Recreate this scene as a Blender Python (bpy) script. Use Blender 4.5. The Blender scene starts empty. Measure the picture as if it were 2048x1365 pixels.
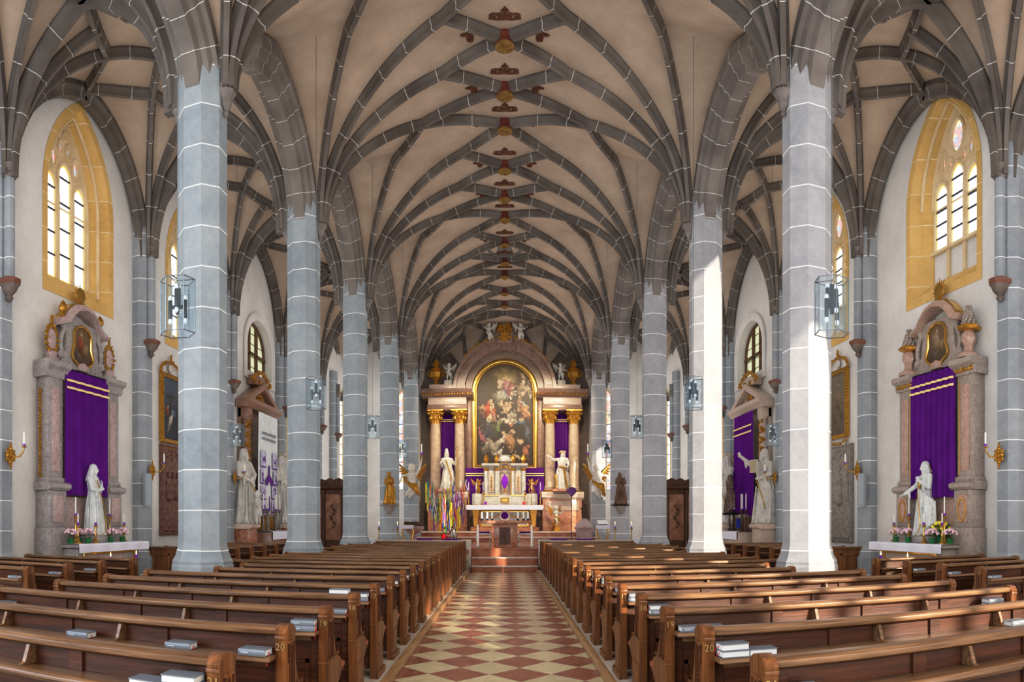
import bpy, bmesh, math, random
from math import sin, cos, tan, atan2, hypot, pi, sqrt, asinh, radians
from mathutils import Vector, Matrix, noise
random.seed(7)
SC = bpy.context.scene
COL = SC.collection
F, CX, CY, EYE = 1340.0, 1009.5, 1045.0, 1.73

# ---- measuring: where a sight line of the photograph meets a plane of the building
def on_x(px, py, X):
    Y = X / tan((px - CX) / F)
    return Vector((X, Y, EYE + (CY - py) / F * hypot(X, Y)))
def on_y(px, py, Y):
    X = Y * tan((px - CX) / F)
    return Vector((X, Y, EYE + (CY - py) / F * hypot(X, Y)))

# ---------------------------------------------------------------- mesh builder
def frame_from(t, side=None):
    t = t.normalized()
    if side is None:
        side = Vector((0, 0, 1)).cross(t)
        if side.length < 1e-4: side = Vector((1, 0, 0))
    side = (side - t * side.dot(t)).normalized()
    return side, t.cross(side).normalized()

class MB:
    def __init__(s):
        s.v = []; s.f = []; s.mi = []; s.at = {}; s.m = 0
    def add(s, vs, fs, at=None):
        b = len(s.v); s.v += [tuple(v) for v in vs]
        s.f += [tuple(b + i for i in f) for f in fs]; s.mi += [s.m] * len(fs)
        if at: 
            for i, a in enumerate(at): s.at[b + i] = a
        return s
    def box(s, x0, x1, y0, y1, z0, z1, rot=0, c=None):
        vs = [Vector((x, y, z)) for z in (z0, z1) for x, y in ((x0, y0), (x1, y0), (x1, y1), (x0, y1))]
        if rot:
            c = c or Vector(((x0 + x1) / 2, (y0 + y1) / 2, 0)); R = Matrix.Rotation(rot, 3, 'Z')
            vs = [R @ (v - c) + c for v in vs]
        return s.add(vs, [(3, 2, 1, 0), (4, 5, 6, 7), (0, 1, 5, 4), (1, 2, 6, 5), (2, 3, 7, 6), (3, 0, 4, 7)])
    def rings(s, rings, closed=True, cap=True, at=None):
        n = len(rings[0]); vs = [v for r in rings for v in r]; fs = []
        for i in range(len(rings) - 1):
            for j in range(n if closed else n - 1):
                a = i * n + j; b = i * n + (j + 1) % n
                fs.append((a, b, b + n, a + n))
        if cap and closed:
            fs.append(tuple(range(n - 1, -1, -1))); fs.append(tuple(range((len(rings) - 1) * n, len(rings) * n)))
        return s.add(vs, fs, [at[i] for i in range(len(rings)) for j in range(n)] if at else None)
    def prism(s, poly, axis, d0, d1):
        # poly: list of 2-tuples; axis x: (y,z), y: (x,z), z: (x,y)
        def P(p, d): return {'x': (d, p[0], p[1]), 'y': (p[0], d, p[1]), 'z': (p[0], p[1], d)}[axis]
        A = sum(poly[i][0] * poly[(i + 1) % len(poly)][1] - poly[(i + 1) % len(poly)][0] * poly[i][1] for i in range(len(poly)))
        if (A < 0) != (axis == 'y'): poly = poly[::-1]
        if d1 < d0: d0, d1 = d1, d0
        return s.rings([[P(p, d0) for p in poly], [P(p, d1) for p in poly]])
    def lathe(s, prof, c=(0, 0, 0), n=16, ax='z', sy=1, rot=0, lobes=0, la=0.0):
        c = Vector(c); R = []
        for r, h in prof:
            ring = []
            for k in range(n):
                a = 2 * pi * k / n + rot; rr = r * (1 + la * cos(lobes * a))
                x, y = rr * cos(a), rr * sin(a) * sy
                ring.append(c + (Vector((x, y, h)) if ax == 'z' else Vector((h, x, y)) if ax == 'x' else Vector((y, h, x))))
            R.append(ring)
        return s.rings(R)
    def tube(s, path, r, n=8, cap=True):
        path = [Vector(p) for p in path]; R = []; side = None
        for i, p in enumerate(path):
            t = path[min(i + 1, len(path) - 1)] - path[max(i - 1, 0)]
            if t.length < 1e-7: t = Vector((0, 0, 1))
            a, b = frame_from(t, side); side = a
            rr = r[i] if isinstance(r, (list, tuple)) else r
            R.append([p + (a * cos(2 * pi * k / n) + b * sin(2 * pi * k / n)) * rr for k in range(n)])
        return s.rings(R, cap=cap)
    def sweep(s, prof, path, side=None, closed_prof=True, at=None, loop=False):
        # prof: (side, up) pairs
        path = [Vector(p) for p in path]; R = []; sd = side; L = 0; al = []
        for i, p in enumerate(path):
            if loop: t = path[(i + 1) % len(path)] - path[i - 1]
            else: t = path[min(i + 1, len(path) - 1)] - path[max(i - 1, 0)]
            a, b = frame_from(t, sd)
            if side is None: sd = a
            if i: L += (p - path[i - 1]).length
            al.append(L); R.append([p + a * u + b * w for u, w in prof])
        if loop: R.append(R[0]); al.append(L)
        return s.rings(R, closed=closed_prof, cap=closed_prof and not loop, at=al)
    def ball(s, c, rx, ry=None, rz=None, n=10, m=7):
        ry = ry or rx; rz = rz or rx; c = Vector(c); R = []
        for i in range(m + 1):
            a = -pi / 2 + pi * (i / m) * 0.998 + 0.003
            R.append([c + Vector((rx * cos(a) * cos(2 * pi * k / n), ry * cos(a) * sin(2 * pi * k / n), rz * sin(a))) for k in range(n)])
        return s.rings(R)
    def grid(s, fn, nu, nv, at=None):
        vs = [fn(i / nu, j / nv) for i in range(nu + 1) for j in range(nv + 1)]; w = nv + 1
        fs = [(i * w + j, (i + 1) * w + j, (i + 1) * w + j + 1, i * w + j + 1) for i in range(nu) for j in range(nv)]
        return s.add(vs, fs)
    def xf(s, M, start=0):
        for i in range(start, len(s.v)): s.v[i] = tuple(M @ Vector(s.v[i]))
        return s
    def mesh(s, name, mats, smooth=35, bevel=0, recalc=True):
        me = bpy.data.meshes.new(name); me.from_pydata(s.v, [], s.f)
        mats = mats if isinstance(mats, (list, tuple)) else [mats]
        for m in mats: me.materials.append(m)
        if len(mats) > 1: me.polygons.foreach_set('material_index', s.mi)
        if s.at:
            a = me.attributes.new('s', 'FLOAT', 'POINT'); a.data.foreach_set('value', [float(s.at.get(i, 0)) for i in range(len(s.v))])
        if bevel or recalc:
            bm = bmesh.new(); bm.from_mesh(me)
            if recalc: bmesh.ops.recalc_face_normals(bm, faces=bm.faces)
            if bevel:
                es = [e for e in bm.edges if len(e.link_faces) == 2 and e.calc_face_angle(0) > radians(30)]
                bmesh.ops.bevel(bm, geom=es, offset=bevel, segments=2, profile=.5, affect='EDGES', clamp_overlap=True)
            bm.to_mesh(me); bm.free()
        if smooth:
            me.polygons.foreach_set('use_smooth', [True] * len(me.polygons))
            me.set_sharp_from_angle(angle=radians(smooth))
        me.update(); return me
    def obj(s, name, mats, parent=None, **k):
        o = bpy.data.objects.new(name, s.mesh(name, mats, **k)); COL.objects.link(o)
        if parent: o.parent = parent
        return o

def tag(o, label=None, cat=None, group=None, kind=None):
    if label: o['label'] = label
    if cat: o['category'] = cat
    if group: o['group'] = group
    if kind: o['kind'] = kind
    return o
def thing(name, label, cat, loc=(0, 0, 0), rz=0, group=None):
    o = bpy.data.objects.new(name, None); COL.objects.link(o); o.empty_display_size = .1
    o.location = loc; o.rotation_euler = (0, 0, rz)
    return tag(o, label, cat, group)
def structure(o): o['kind'] = 'structure'; return o
def kids(o): return [c for c in ALLCH.get(o.name, [])]
def dup(root, loc=None, rz=None, label=None, group=None, scale=None):
    def cp(o, par):
        c = o.copy(); COL.objects.link(c)
        if par: c.parent = par
        for ch in list(o.children): cp(ch, c)
        return c
    r = cp(root, None)
    if loc is not None: r.location = loc
    if rz is not None: r.rotation_euler = (0, 0, rz)
    if label: r['label'] = label
    if group: r['group'] = group
    if scale is not None: r.scale = scale if isinstance(scale, (tuple, list)) else (scale,) * 3
    return r
def rect(x0, x1, z0, z1): return [(x0, z0), (x1, z0), (x1, z1), (x0, z1)]

def plate(outer, holes, d0, d1, axis='y', bevel=0):
    # flat shaped plate with holes, extruded; outlines in (u, v); axis y: u=x v=z depth=y; axis x: u=y v=z depth=x
    bm = bmesh.new(); es = []; loops = [outer] + list(holes)
    for lp in loops:
        vs = [bm.verts.new((p[0], p[1], 0)) for p in lp]
        es += [bm.edges.new((vs[i], vs[(i + 1) % len(vs)])) for i in range(len(vs))]
    bmesh.ops.triangle_fill(bm, use_beauty=True, use_dissolve=False, edges=es)
    m = MB(); idx = {v: i for i, v in enumerate(bm.verts)}
    def P(v, d): return (v[0], d, v[1]) if axis == 'y' else (d, v[0], v[1]) if axis == 'x' else (v[0], v[1], d)
    pts = [v.co.copy() for v in bm.verts]; n = len(pts)
    fs = [tuple(idx[v] for v in f.verts) for f in bm.faces]
    allf = fs + [tuple(i + n for i in f[::-1]) for f in fs]; b = 0
    for lp in loops:
        k = len(lp); allf += [(b + i, b + (i + 1) % k, b + (i + 1) % k + n, b + i + n) for i in range(k)]; b += k
    bm.free()
    return m.add([P(p, d0) for p in pts] + [P(p, d1) for p in pts], allf)

def arch_pts(w, z0, zs, za, n=10, pointed=True, cx=0):
    # outline of an arched opening: half width w, sill z0, spring zs, apex za
    pts = [(cx - w, z0), (cx + w, z0)]
    R = []
    for i in range(n + 1):
        t = i / n
        if pointed:
            r = ((za - zs) ** 2 + w * w) / (2 * w) if za - zs >= w else None
            if r:
                ang = math.asin(min(1, (za - zs) / r)) * t; x = w - r + r * cos(ang); z = zs + r * sin(ang)
            else: x = w * cos(t * pi / 2); z = zs + (za - zs) * sin(t * pi / 2)
        else: x = w * cos(t * pi / 2); z = zs + (za - zs) * sin(t * pi / 2)
        R.append((x, z))
    pts += [(cx + x, z) for x, z in R]
    pts += [(cx - x, z) for x, z in R[::-1][1:]]
    return pts

# ---------------------------------------------------------------- materials
MATS = {}
def nodes(name):
    m = bpy.data.materials.new(name); m.use_nodes = True; nt = m.node_tree
    b = nt.nodes['Principled BSDF']; return m, nt, b
def N(nt, typ, **k):
    n = nt.nodes.new(typ)
    for a, v in k.items():
        if a in ('op',): n.operation = v
        elif a.startswith('i'): n.inputs[int(a[1:])].default_value = v
        else: setattr(n, a, v)
    return n
def mixc(nt, fac, a, b, blend='MIX'):
    n = nt.nodes.new('ShaderNodeMix'); n.data_type = 'RGBA'; n.blend_type = blend
    for sock, v in ((n.inputs[0], fac), (n.inputs[6], a), (n.inputs[7], b)):
        if hasattr(v, 'links') or hasattr(v, 'is_linked'): nt.links.new(v, sock)
        elif isinstance(v, (int, float)): sock.default_value = v
        else: sock.default_value = (*v, 1) if len(v) == 3 else v
    return n.outputs[2]
def math_(nt, op, a, b=None, c=None):
    n = nt.nodes.new('ShaderNodeMath'); n.operation = op
    for i, v in enumerate((a, b, c)):
        if v is None: continue
        if isinstance(v, (int, float)): n.inputs[i].default_value = v
        else: nt.links.new(v, n.inputs[i])
    return n.outputs[0]
def noise_(nt, scale, detail=4, vec=None, rough=.55, dist=0):
    n = N(nt, 'ShaderNodeTexNoise'); n.inputs['Scale'].default_value = scale; n.inputs['Detail'].default_value = detail
    n.inputs['Roughness'].default_value = rough; n.inputs['Distortion'].default_value = dist
    if vec is not None: nt.links.new(vec, n.inputs['Vector'])
    return n.outputs['Fac']
def coord(nt, kind='Object', scale=None):
    c = N(nt, 'ShaderNodeTexCoord').outputs[kind]
    if kind == 'World': pass
    if scale:
        mp = N(nt, 'ShaderNodeMapping'); mp.inputs['Scale'].default_value = scale; nt.links.new(c, mp.inputs[0]); c = mp.outputs[0]
    return c
def wpos(nt): return N(nt, 'ShaderNodeNewGeometry').outputs['Position']
def contrast(nt, v, lo, hi):
    n = N(nt, 'ShaderNodeMapRange'); n.inputs[1].default_value = lo; n.inputs[2].default_value = hi; nt.links.new(v, n.inputs[0]); return n.outputs[0]
def bump(nt, b, h, strength=.3, dist=.02):
    n = N(nt, 'ShaderNodeBump'); n.inputs['Strength'].default_value = strength; n.inputs['Distance'].default_value = dist
    nt.links.new(h, n.inputs['Height']); nt.links.new(n.outputs[0], b.inputs['Normal'])
def mat(name, c1, c2=None, rough=.6, metal=0, scale=3, bmp=.15, bs=None, stretch=None, lo=.35, hi=.65, detail=4, dist=0, emit=0, spec=None, trans=0, alpha=1):
    if name in MATS: return MATS[name]
    m, nt, b = nodes(name); b.inputs['Roughness'].default_value = rough; b.inputs['Metallic'].default_value = metal
    if spec is not None: b.inputs['Specular IOR Level'].default_value = spec
    if trans: b.inputs['Transmission Weight'].default_value = trans
    vec = coord(nt, 'Object', stretch)
    if c2:
        f = contrast(nt, noise_(nt, scale, detail, vec, dist=dist), lo, hi); c = mixc(nt, f, c1, c2)
        nt.links.new(c, b.inputs['Base Color'])
        if emit: nt.links.new(c, b.inputs['Emission Color']); b.inputs['Emission Strength'].default_value = emit
    else:
        b.inputs['Base Color'].default_value = (*c1, 1)
        if emit: b.inputs['Emission Color'].default_value = (*c1, 1); b.inputs['Emission Strength'].default_value = emit
    if bmp: bump(nt, b, noise_(nt, bs or scale * 4, 3, vec), bmp)
    MATS[name] = m; return m

def stone_courses(name, c1, c2, h=.64, line=.011, rough=.75, linec=(.78, .78, .76), off=0, warm=0):
    m, nt, b = nodes(name); b.inputs['Roughness'].default_value = rough
    p = wpos(nt); sep = N(nt, 'ShaderNodeSeparateXYZ'); nt.links.new(p, sep.inputs[0]); z = sep.outputs[2]
    wob = math_(nt, 'MULTIPLY', noise_(nt, 2.2, 2, p), .025)
    q = math_(nt, 'DIVIDE', math_(nt, 'ADD', z, wob), h); q = math_(nt, 'ADD', q, off)
    fr = math_(nt, 'FRACT', q); isl = math_(nt, 'LESS_THAN', fr, line / h * 1.6)
    wn = N(nt, 'ShaderNodeTexWhiteNoise'); wn.noise_dimensions = '1D'; nt.links.new(math_(nt, 'FLOOR', q), wn.inputs['W'])
    n1 = contrast(nt, noise_(nt, 1.3, 6, p, rough=.65), .3, .7)
    f = math_(nt, 'ADD', math_(nt, 'MULTIPLY', n1, .7), math_(nt, 'MULTIPLY', wn.outputs['Value'], .45))
    c = mixc(nt, f, c1, c2)
    fine = contrast(nt, noise_(nt, 9, 5, p), .25, .8)
    c = mixc(nt, math_(nt, 'MULTIPLY', fine, .35), c, tuple(x * 1.3 for x in c2))
    blot = contrast(nt, noise_(nt, .8, 7, p, rough=.7, dist=.6), .45, .75); c = mixc(nt, math_(nt, 'MULTIPLY', blot, .35), c, tuple(x * .72 for x in c1))
    c = mixc(nt, isl, c, linec); nt.links.new(c, b.inputs['Base Color'])
    bump(nt, b, noise_(nt, 14, 4, p), .25, .015)
    MATS[name] = m; return m
def rib_mat(name, c1, c2, step=.78, lw=.014, linec=(.62, .6, .57)):
    m, nt, b = nodes(name); b.inputs['Roughness'].default_value = .8
    a = N(nt, 'ShaderNodeAttribute'); a.attribute_name = 's'
    fr = math_(nt, 'FRACT', math_(nt, 'DIVIDE', math_(nt, 'ADD', a.outputs['Fac'], .3), step))
    isl = math_(nt, 'LESS_THAN', fr, lw / step)
    p = wpos(nt); f = contrast(nt, noise_(nt, 1.1, 5, p), .3, .7)
    c = mixc(nt, isl, mixc(nt, f, c1, c2), linec); nt.links.new(c, b.inputs['Base Color'])
    bump(nt, b, noise_(nt, 16, 4, p), .2, .01); MATS[name] = m; return m
def plaster(name, c1, c2, scale=.9, rough=.9):
    m, nt, b = nodes(name); b.inputs['Roughness'].default_value = rough
    p = wpos(nt); f = contrast(nt, noise_(nt, scale, 7, p, rough=.6), .28, .72)
    c = mixc(nt, f, c1, c2)
    f2 = contrast(nt, noise_(nt, 6, 5, p, rough=.7), .45, .9); c = mixc(nt, math_(nt, 'MULTIPLY', f2, .3), c, tuple(x * .75 for x in c1))
    nt.links.new(c, b.inputs['Base Color']); bump(nt, b, noise_(nt, 8, 5, p), .18, .02); MATS[name] = m; return m
def wood(name, dark, light, along='x', rough=.34, sc=1.0, coat=.3):
    m, nt, b = nodes(name); b.inputs['Roughness'].default_value = rough
    s = {'x': (.5, 9, 9), 'y': (9, .5, 9), 'z': (9, 9, .5)}[along]
    p = coord(nt, 'Object', tuple(q * sc for q in s))
    oi = N(nt, 'ShaderNodeObjectInfo').outputs['Random']
    ad = N(nt, 'ShaderNodeVectorMath', operation='ADD'); nt.links.new(p, ad.inputs[0])
    cb = N(nt, 'ShaderNodeCombineXYZ'); 
    for i in range(3): nt.links.new(math_(nt, 'MULTIPLY', oi, 17.0 + i * 5), cb.inputs[i])
    nt.links.new(cb.outputs[0], ad.inputs[1]); p = ad.outputs[0]
    f = contrast(nt, noise_(nt, 2.2, 7, p, rough=.62, dist=.4), .3, .72)
    g = contrast(nt, noise_(nt, 11, 3, p), .3, .8)
    c = mixc(nt, f, dark, light); c = mixc(nt, math_(nt, 'MULTIPLY', g, .3), c, tuple(x * .4 for x in dark))
    nt.links.new(c, b.inputs['Base Color']); bump(nt, b, g, .12, .006)
    b.inputs['Coat Weight'].default_value = coat; b.inputs['Coat Roughness'].default_value = .25
    MATS[name] = m; return m
def marble(name, c1, c2, c3, scale=3, rough=.3, vein=.5):
    m, nt, b = nodes(name); b.inputs['Roughness'].default_value = rough
    p = coord(nt, 'Object')
    f = contrast(nt, noise_(nt, scale, 8, p, rough=.65, dist=1.2), .32, .68)
    v = noise_(nt, scale * 1.7, 6, p, rough=.6, dist=2.2)
    v = math_(nt, 'SUBTRACT', 1, math_(nt, 'MULTIPLY', math_(nt, 'ABSOLUTE', math_(nt, 'SUBTRACT', v, .5)), 14)); v = math_(nt, 'MULTIPLY', math_(nt, 'MAXIMUM', v, 0), vein)
    c = mixc(nt, v, mixc(nt, f, c1, c2), c3); nt.links.new(c, b.inputs['Base Color']); MATS[name] = m; return m

STONE_L = stone_courses('cool_lit_pillar_stone', (.205, .238, .262), (.345, .372, .392))  # left pillars: cool bluish light put into the stone colour
STONE_R = stone_courses('warm_lit_pillar_stone', (.25, .26, .28), (.40, .39, .40))  # right pillars: same stone, warmer brighter light put into its colour
STONE_W = stone_courses('wall_pier_stone', (.20, .22, .25), (.33, .345, .36), h=.6, off=.4)
RIB = rib_mat('taupe_rib_stone', (.098, .080, .071), (.190, .165, .146))
ARCH = rib_mat('taupe_arch_stone', (.130, .110, .098), (.245, .215, .196), step=.62)
WEB = plaster('beige_vault_plaster', (.365, .275, .205), (.515, .405, .315))
PLAST = plaster('off_white_wall_plaster', (.58, .56, .53), (.72, .69, .66))
OCHRE = stone_courses('ochre_window_stone', (.50, .31, .09), (.66, .45, .18), h=.75, line=.008, linec=(.8, .72, .55))
CREAMST = mat('cream_tracery_stone', (.62, .47, .26), (.72, .58, .38), rough=.7)
GOLD = mat('gilded_carving', (.80, .46, .10), (.55, .28, .05), rough=.3, metal=.85, scale=14, bmp=.5, bs=26)
GOLDS = mat('polished_gilding', (.85, .55, .16), rough=.25, metal=.9, bmp=0)
WHITEP = mat('white_painted_carving', (.66, .62, .55), (.46, .42, .36), rough=.42, scale=5, bmp=.2, bs=14)
PINKM = marble('pink_grey_marble', (.30, .20, .19), (.48, .34, .32), (.62, .55, .52), 4)
GREYM = marble('grey_marble', (.20, .175, .17), (.36, .32, .31), (.55, .5, .48), 5)
REDM = marble('red_brown_marble', (.22, .07, .035), (.40, .15, .08), (.58, .40, .30), 2.5, rough=.22)
CREAMM = marble('cream_pink_marble', (.55, .42, .34), (.70, .58, .48), (.45, .28, .22), 4)
PURPLE = mat('purple_lenten_cloth', (.085, .003, .165), (.115, .006, .215), rough=.85, scale=2, bmp=.08, bs=60)
CLOTHW = mat('white_altar_linen', (.66, .66, .74), rough=.85, bmp=.1, bs=30, scale=3)
BLACKM = mat('black_iron', (.02, .02, .022), rough=.4, metal=.6, bmp=0)
YELB = mat('pale_gold_braid', (.80, .62, .28), rough=.6, bmp=.2, bs=80)
# ================================================================ the church itself
PY = [9.81, 15.36, 20.93, 26.5, 32.05]
PX = [4.75, 4.75, 4.75, 4.6, 4.5]
ZS = [8.73, 8.93, 8.95, 8.80, 8.70]
WX = 9.35
CAM = bpy.data.cameras.new('camera'); cam = bpy.data.objects.new('camera', CAM); COL.objects.link(cam)
cam.location = (0, 0, EYE); cam.rotation_euler = (pi / 2, 0, 0); SC.camera = cam
CAM.type = 'PANO'; CAM.panorama_type = 'CENTRAL_CYLINDRICAL'
CAM.central_cylindrical_range_u_min = -CX / F; CAM.central_cylindrical_range_u_max = (2048 - CX) / F
CAM.central_cylindrical_range_v_min = -(1365 - CY) / F; CAM.central_cylindrical_range_v_max = CY / F
CAM.central_cylindrical_radius = 1.0

def lerp(a, b, t): return a + (b - a) * t
def interp(y, A):
    if y <= PY[0]: return A[0]
    for i in range(4):
        if y <= PY[i + 1]: return lerp(A[i], A[i + 1], (y - PY[i]) / (PY[i + 1] - PY[i]))
    return A[4]
def ridge(y, x=0):
    r = max(9.0, hypot(x, y)); return EYE + r * asinh(10.75 / r) * (1 if True else 0)
def spring(y): return interp(y, ZS) - .1
NAVEC = [(s * (interp(y, PX) - .40), y) for s in (-1, 1) for y in [PY[0] - 5.56] + PY] + [(-4.5, 37.4), (4.5, 37.4), (-2.2, 39.3), (2.2, 39.3)]
def nave_z(x, y, D=4.35):
    d = min(hypot(x - a, y - b) for a, b in NAVEC); s = spring(y)
    f = sqrt(max(0, 1 - (1 - min(d / D, 1)) ** 2)); return s + (ridge(y) - s) * f
AX0, AX1 = .40, 9.05
AISC = [(x, y) for y in [PY[0] - 5.56] + PY + [36.5] for x in (interp(y, PX) + AX0, AX1)]
def aisle_z(x, y, D=3.1):
    x = abs(x); d = min(hypot(x - a, y - b) for a, b in AISC); s = spring(y)
    f = sqrt(max(0, 1 - (1 - min(d / D, 1)) ** 2)); return s + (ridge(y, 6) + .24 - s) * f

# ---- ceiling webs
def nave_pt(u, v):
    y = 4.3 + u * 34.6; X = interp(y, PX); x = (2 * v - 1) * X
    return (x, y, nave_z(x, y))
nave_ceiling = structure(MB().grid(nave_pt, 300, 84).obj('ceiling', WEB, smooth=60))
aisle_ceiling = {}
for s in (-1, 1):
    def aisle_pt(u, v):
        y = 4.3 + u * 34.2; X = interp(y, PX); x = s * lerp(X, WX, v)
        return (x, y, aisle_z(x, y))
    aisle_ceiling[s] = structure(MB().grid(aisle_pt, 290, 44).obj('ceiling', WEB, smooth=60))

# spandrel wall closing the height step between nave and aisle vaults
for s in (-1, 1):
    def span_pt(u, v):
        y = 4.3 + u * 34.2; X = interp(y, PX); a, b = nave_z(X, y) - .03, aisle_z(X, y) + .03
        if b < a: a, b = b - .06, a + .06
        return (s * X, y, lerp(a, b, v))
    structure(MB().grid(span_pt, 290, 2).obj('ceiling', WEB, smooth=60))
# ---- ribs
RIBP = [(-.085, .05), (.085, .05), (.09, -.05), (.055, -.10), (.045, -.14), (.045, -.21), (-.045, -.21), (-.045, -.14), (-.055, -.10), (-.09, -.05)]
def rib_path(pts, zf, n=16, start=None):
    P = []
    for k in range(len(pts) - 1):
        a, b = Vector(pts[k]), Vector(pts[k + 1])
        for i in range(n + 1):
            t = i / n
            if k == 0 and start is not None: t = t ** 1.7
            if k and i == 0: continue
            p = a.lerp(b, t); P.append(Vector((p.x, p.y, zf(p.x, p.y))))
    if start is not None:
        p0 = P[0]; P = [Vector((p0.x, p0.y, start))] + P
    return P
def rib(pts, zf, par, start=None, prof=RIBP, name='vault_rib', n=16, m=None):
    P = rib_path(pts, zf, n, start)
    d = Vector((pts[-1][0] - pts[0][0], pts[-1][1] - pts[0][1], 0)).normalized() if len(pts) == 2 else None
    if d is None:
        MBx = MB(); R = []; L = 0; al = []
        for i, p in enumerate(P):
            t = P[min(i + 1, len(P) - 1)] - P[max(i - 1, 0)]
            h = Vector((t.x, t.y, 0)) if hypot(t.x, t.y) > 1e-4 else Vector((pts[1][0] - pts[0][0], pts[1][1] - pts[0][1], 0))
            h.normalize(); sd = Vector((-h.y, h.x, 0)); up = t.normalized().cross(sd) * -1
            if up.z < 0 or (abs(up.z) < .05 and up.dot(h) > 0): up = -up if up.z < 0 else up
            if i: L += (p - P[i - 1]).length
            al.append(L); R.append([p + sd * u + up * w for u, w in prof])
        return MBx.rings(R, at=al).obj(name, m or RIB, par, smooth=25)
    sd = Vector((-d.y, d.x, 0)); M_ = MB(); R = []; L = 0; al = []
    for i, p in enumerate(P):
        t = (P[min(i + 1, len(P) - 1)] - P[max(i - 1, 0)]).normalized(); up = sd.cross(t)
        if up.z < -1e-6: up = -up
        if abs(up.z) < 1e-3: up = -d
        if i: L += (p - P[i - 1]).length
        al.append(L); R.append([p + sd * u + up * w for u, w in prof])
    return M_.rings(R, at=al).obj(name, m or RIB, par, smooth=25)

BIGP = [(-.36, .12), (.36, .12), (.36, -.10), (.29, -.13), (.25, -.24), (.17, -.27), (.13, -.40), (-.13, -.40), (-.17, -.27), (-.25, -.24), (-.29, -.13), (-.36, -.10)]
L = 5.56
for j, Yp in enumerate(PY):
    X = PX[j]; cz = ZS[j] - .12
    for s in (-1, 1):
        C = (s * (X - .40), Yp)
        K1, K2, K3 = (s * 1.17, Yp - 2.6), (s * 1.35, Yp - .9), (s * 2.0, Yp + .82)
        Bm, Bp, Bq = (0, Yp - 1.85), (0, Yp), (0, Yp + 1.55); B0 = (0, Yp + 1.55 - L)
        rib([C, K1], nave_z, nave_ceiling, cz); rib([K1, B0], nave_z, nave_ceiling); rib([K1, Bm], nave_z, nave_ceiling, n=6)
        rib([C, K2], nave_z, nave_ceiling, cz); rib([K2, Bm], nave_z, nave_ceiling, n=6); rib([K2, Bp], nave_z, nave_ceiling, n=6)
        rib([C, K3], nave_z, nave_ceiling, cz); rib([K3, Bq], nave_z, nave_ceiling, n=6); rib([K3, Bp], nave_z, nave_ceiling, n=6)
        if j < 4: rib([(s * (PX[j + 1] - .4), PY[j + 1]), K3], nave_z, nave_ceiling, ZS[j + 1] - .12, n=20)
        if j == 0: rib([C, (s * 2.0, Yp + .82 - L)], nave_z, nave_ceiling, cz, n=20)
for s in (-1, 1):                                   # chancel net
    A, B_ = (s * 4.45, 37.3), (s * 2.2, 39.2)
    K = (s * 1.9, 34.9); K3e = (s * 2.0, 32.87); 
    for pts in ([A, (s * 2.6, 34.2)], [A, K], [A, (s * 2.3, 36.4)], [B_, (s * 2.3, 36.4)], [B_, (s * .9, 36.3)]):
        rib(pts, nave_z, nave_ceiling, 8.6)
    for pts in ([K3e, (s * 2.6, 34.2)], [(s * 2.6, 34.2), K], [K, (0, 33.6)], [K, (s * .9, 36.3)], [(s * 2.3, 36.4), K], [(s * .9, 36.3), (0, 35.4)]):
        rib(pts, nave_z, nave_ceiling, n=6)
def arcade_z(x, y):
    d = min(abs(y - b) for b in [PY[0] - 5.56] + PY + [37.6]); s = spring(y)
    f = sqrt(max(0, 1 - (1 - min(d / 3.5, 1)) ** 2)); return s - .1 + (ridge(y) - .28 - s) * f
for j in range(-1, 5):
    y0 = PY[j] if j >= 0 else PY[0] - L; y1 = PY[j + 1] if j < 4 else 37.6; ym = (y0 + y1) / 2
    for s in (-1, 1):
        x0 = s * (PX[j] if j >= 0 else 4.75); x1 = s * (PX[j + 1] if j < 4 else 4.5); xm = (x0 + x1) / 2
        n = 14; P = []; 
        for i in range(n + 1):
            t = (i / n) ** 1.6 * .5; P.append((lerp(x0, x1, t), lerp(y0, y1, t)))
        P += [(lerp(x1, x0, (i / n) ** 1.6 * .5), lerp(y1, y0, (i / n) ** 1.6 * .5)) for i in range(n - 1, -1, -1)]
        Q = [Vector((a, b, arcade_z(a, b))) for a, b in P]
        sd = Vector((1, 0, 0)); R = []; al = []; Ln = 0
        for i, p in enumerate(Q):
            t = (Q[min(i + 1, len(Q) - 1)] - Q[max(i - 1, 0)]).normalized(); up = t.cross(sd) * -1
            if up.z < 0: up = -up
            if i: Ln += (p - Q[i - 1]).length
            al.append(Ln); R.append([p + sd * u + up * w for u, w in BIGP])
        for e, (ra, qa) in ((0, (R[0], Q[0])), (1, (R[-1], Q[-1]))):
            yy = y0 if e == 0 else y1; new = [Vector((qa.x + (v.x - qa.x) * .5, yy + (v.y - yy) * .3, spring(yy) - .5)) for v in ra]
            for v in ra: v.x = qa.x + (v.x - qa.x) * .86; v.y = yy + (v.y - yy) * .80
            if e == 0: R.insert(0, new); al.insert(0, -.5)
            else: R.append(new); al.append(al[-1] + .5)
        MB().rings(R, at=al).obj('arcade_arch', ARCH, nave_ceiling, smooth=25)
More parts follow.
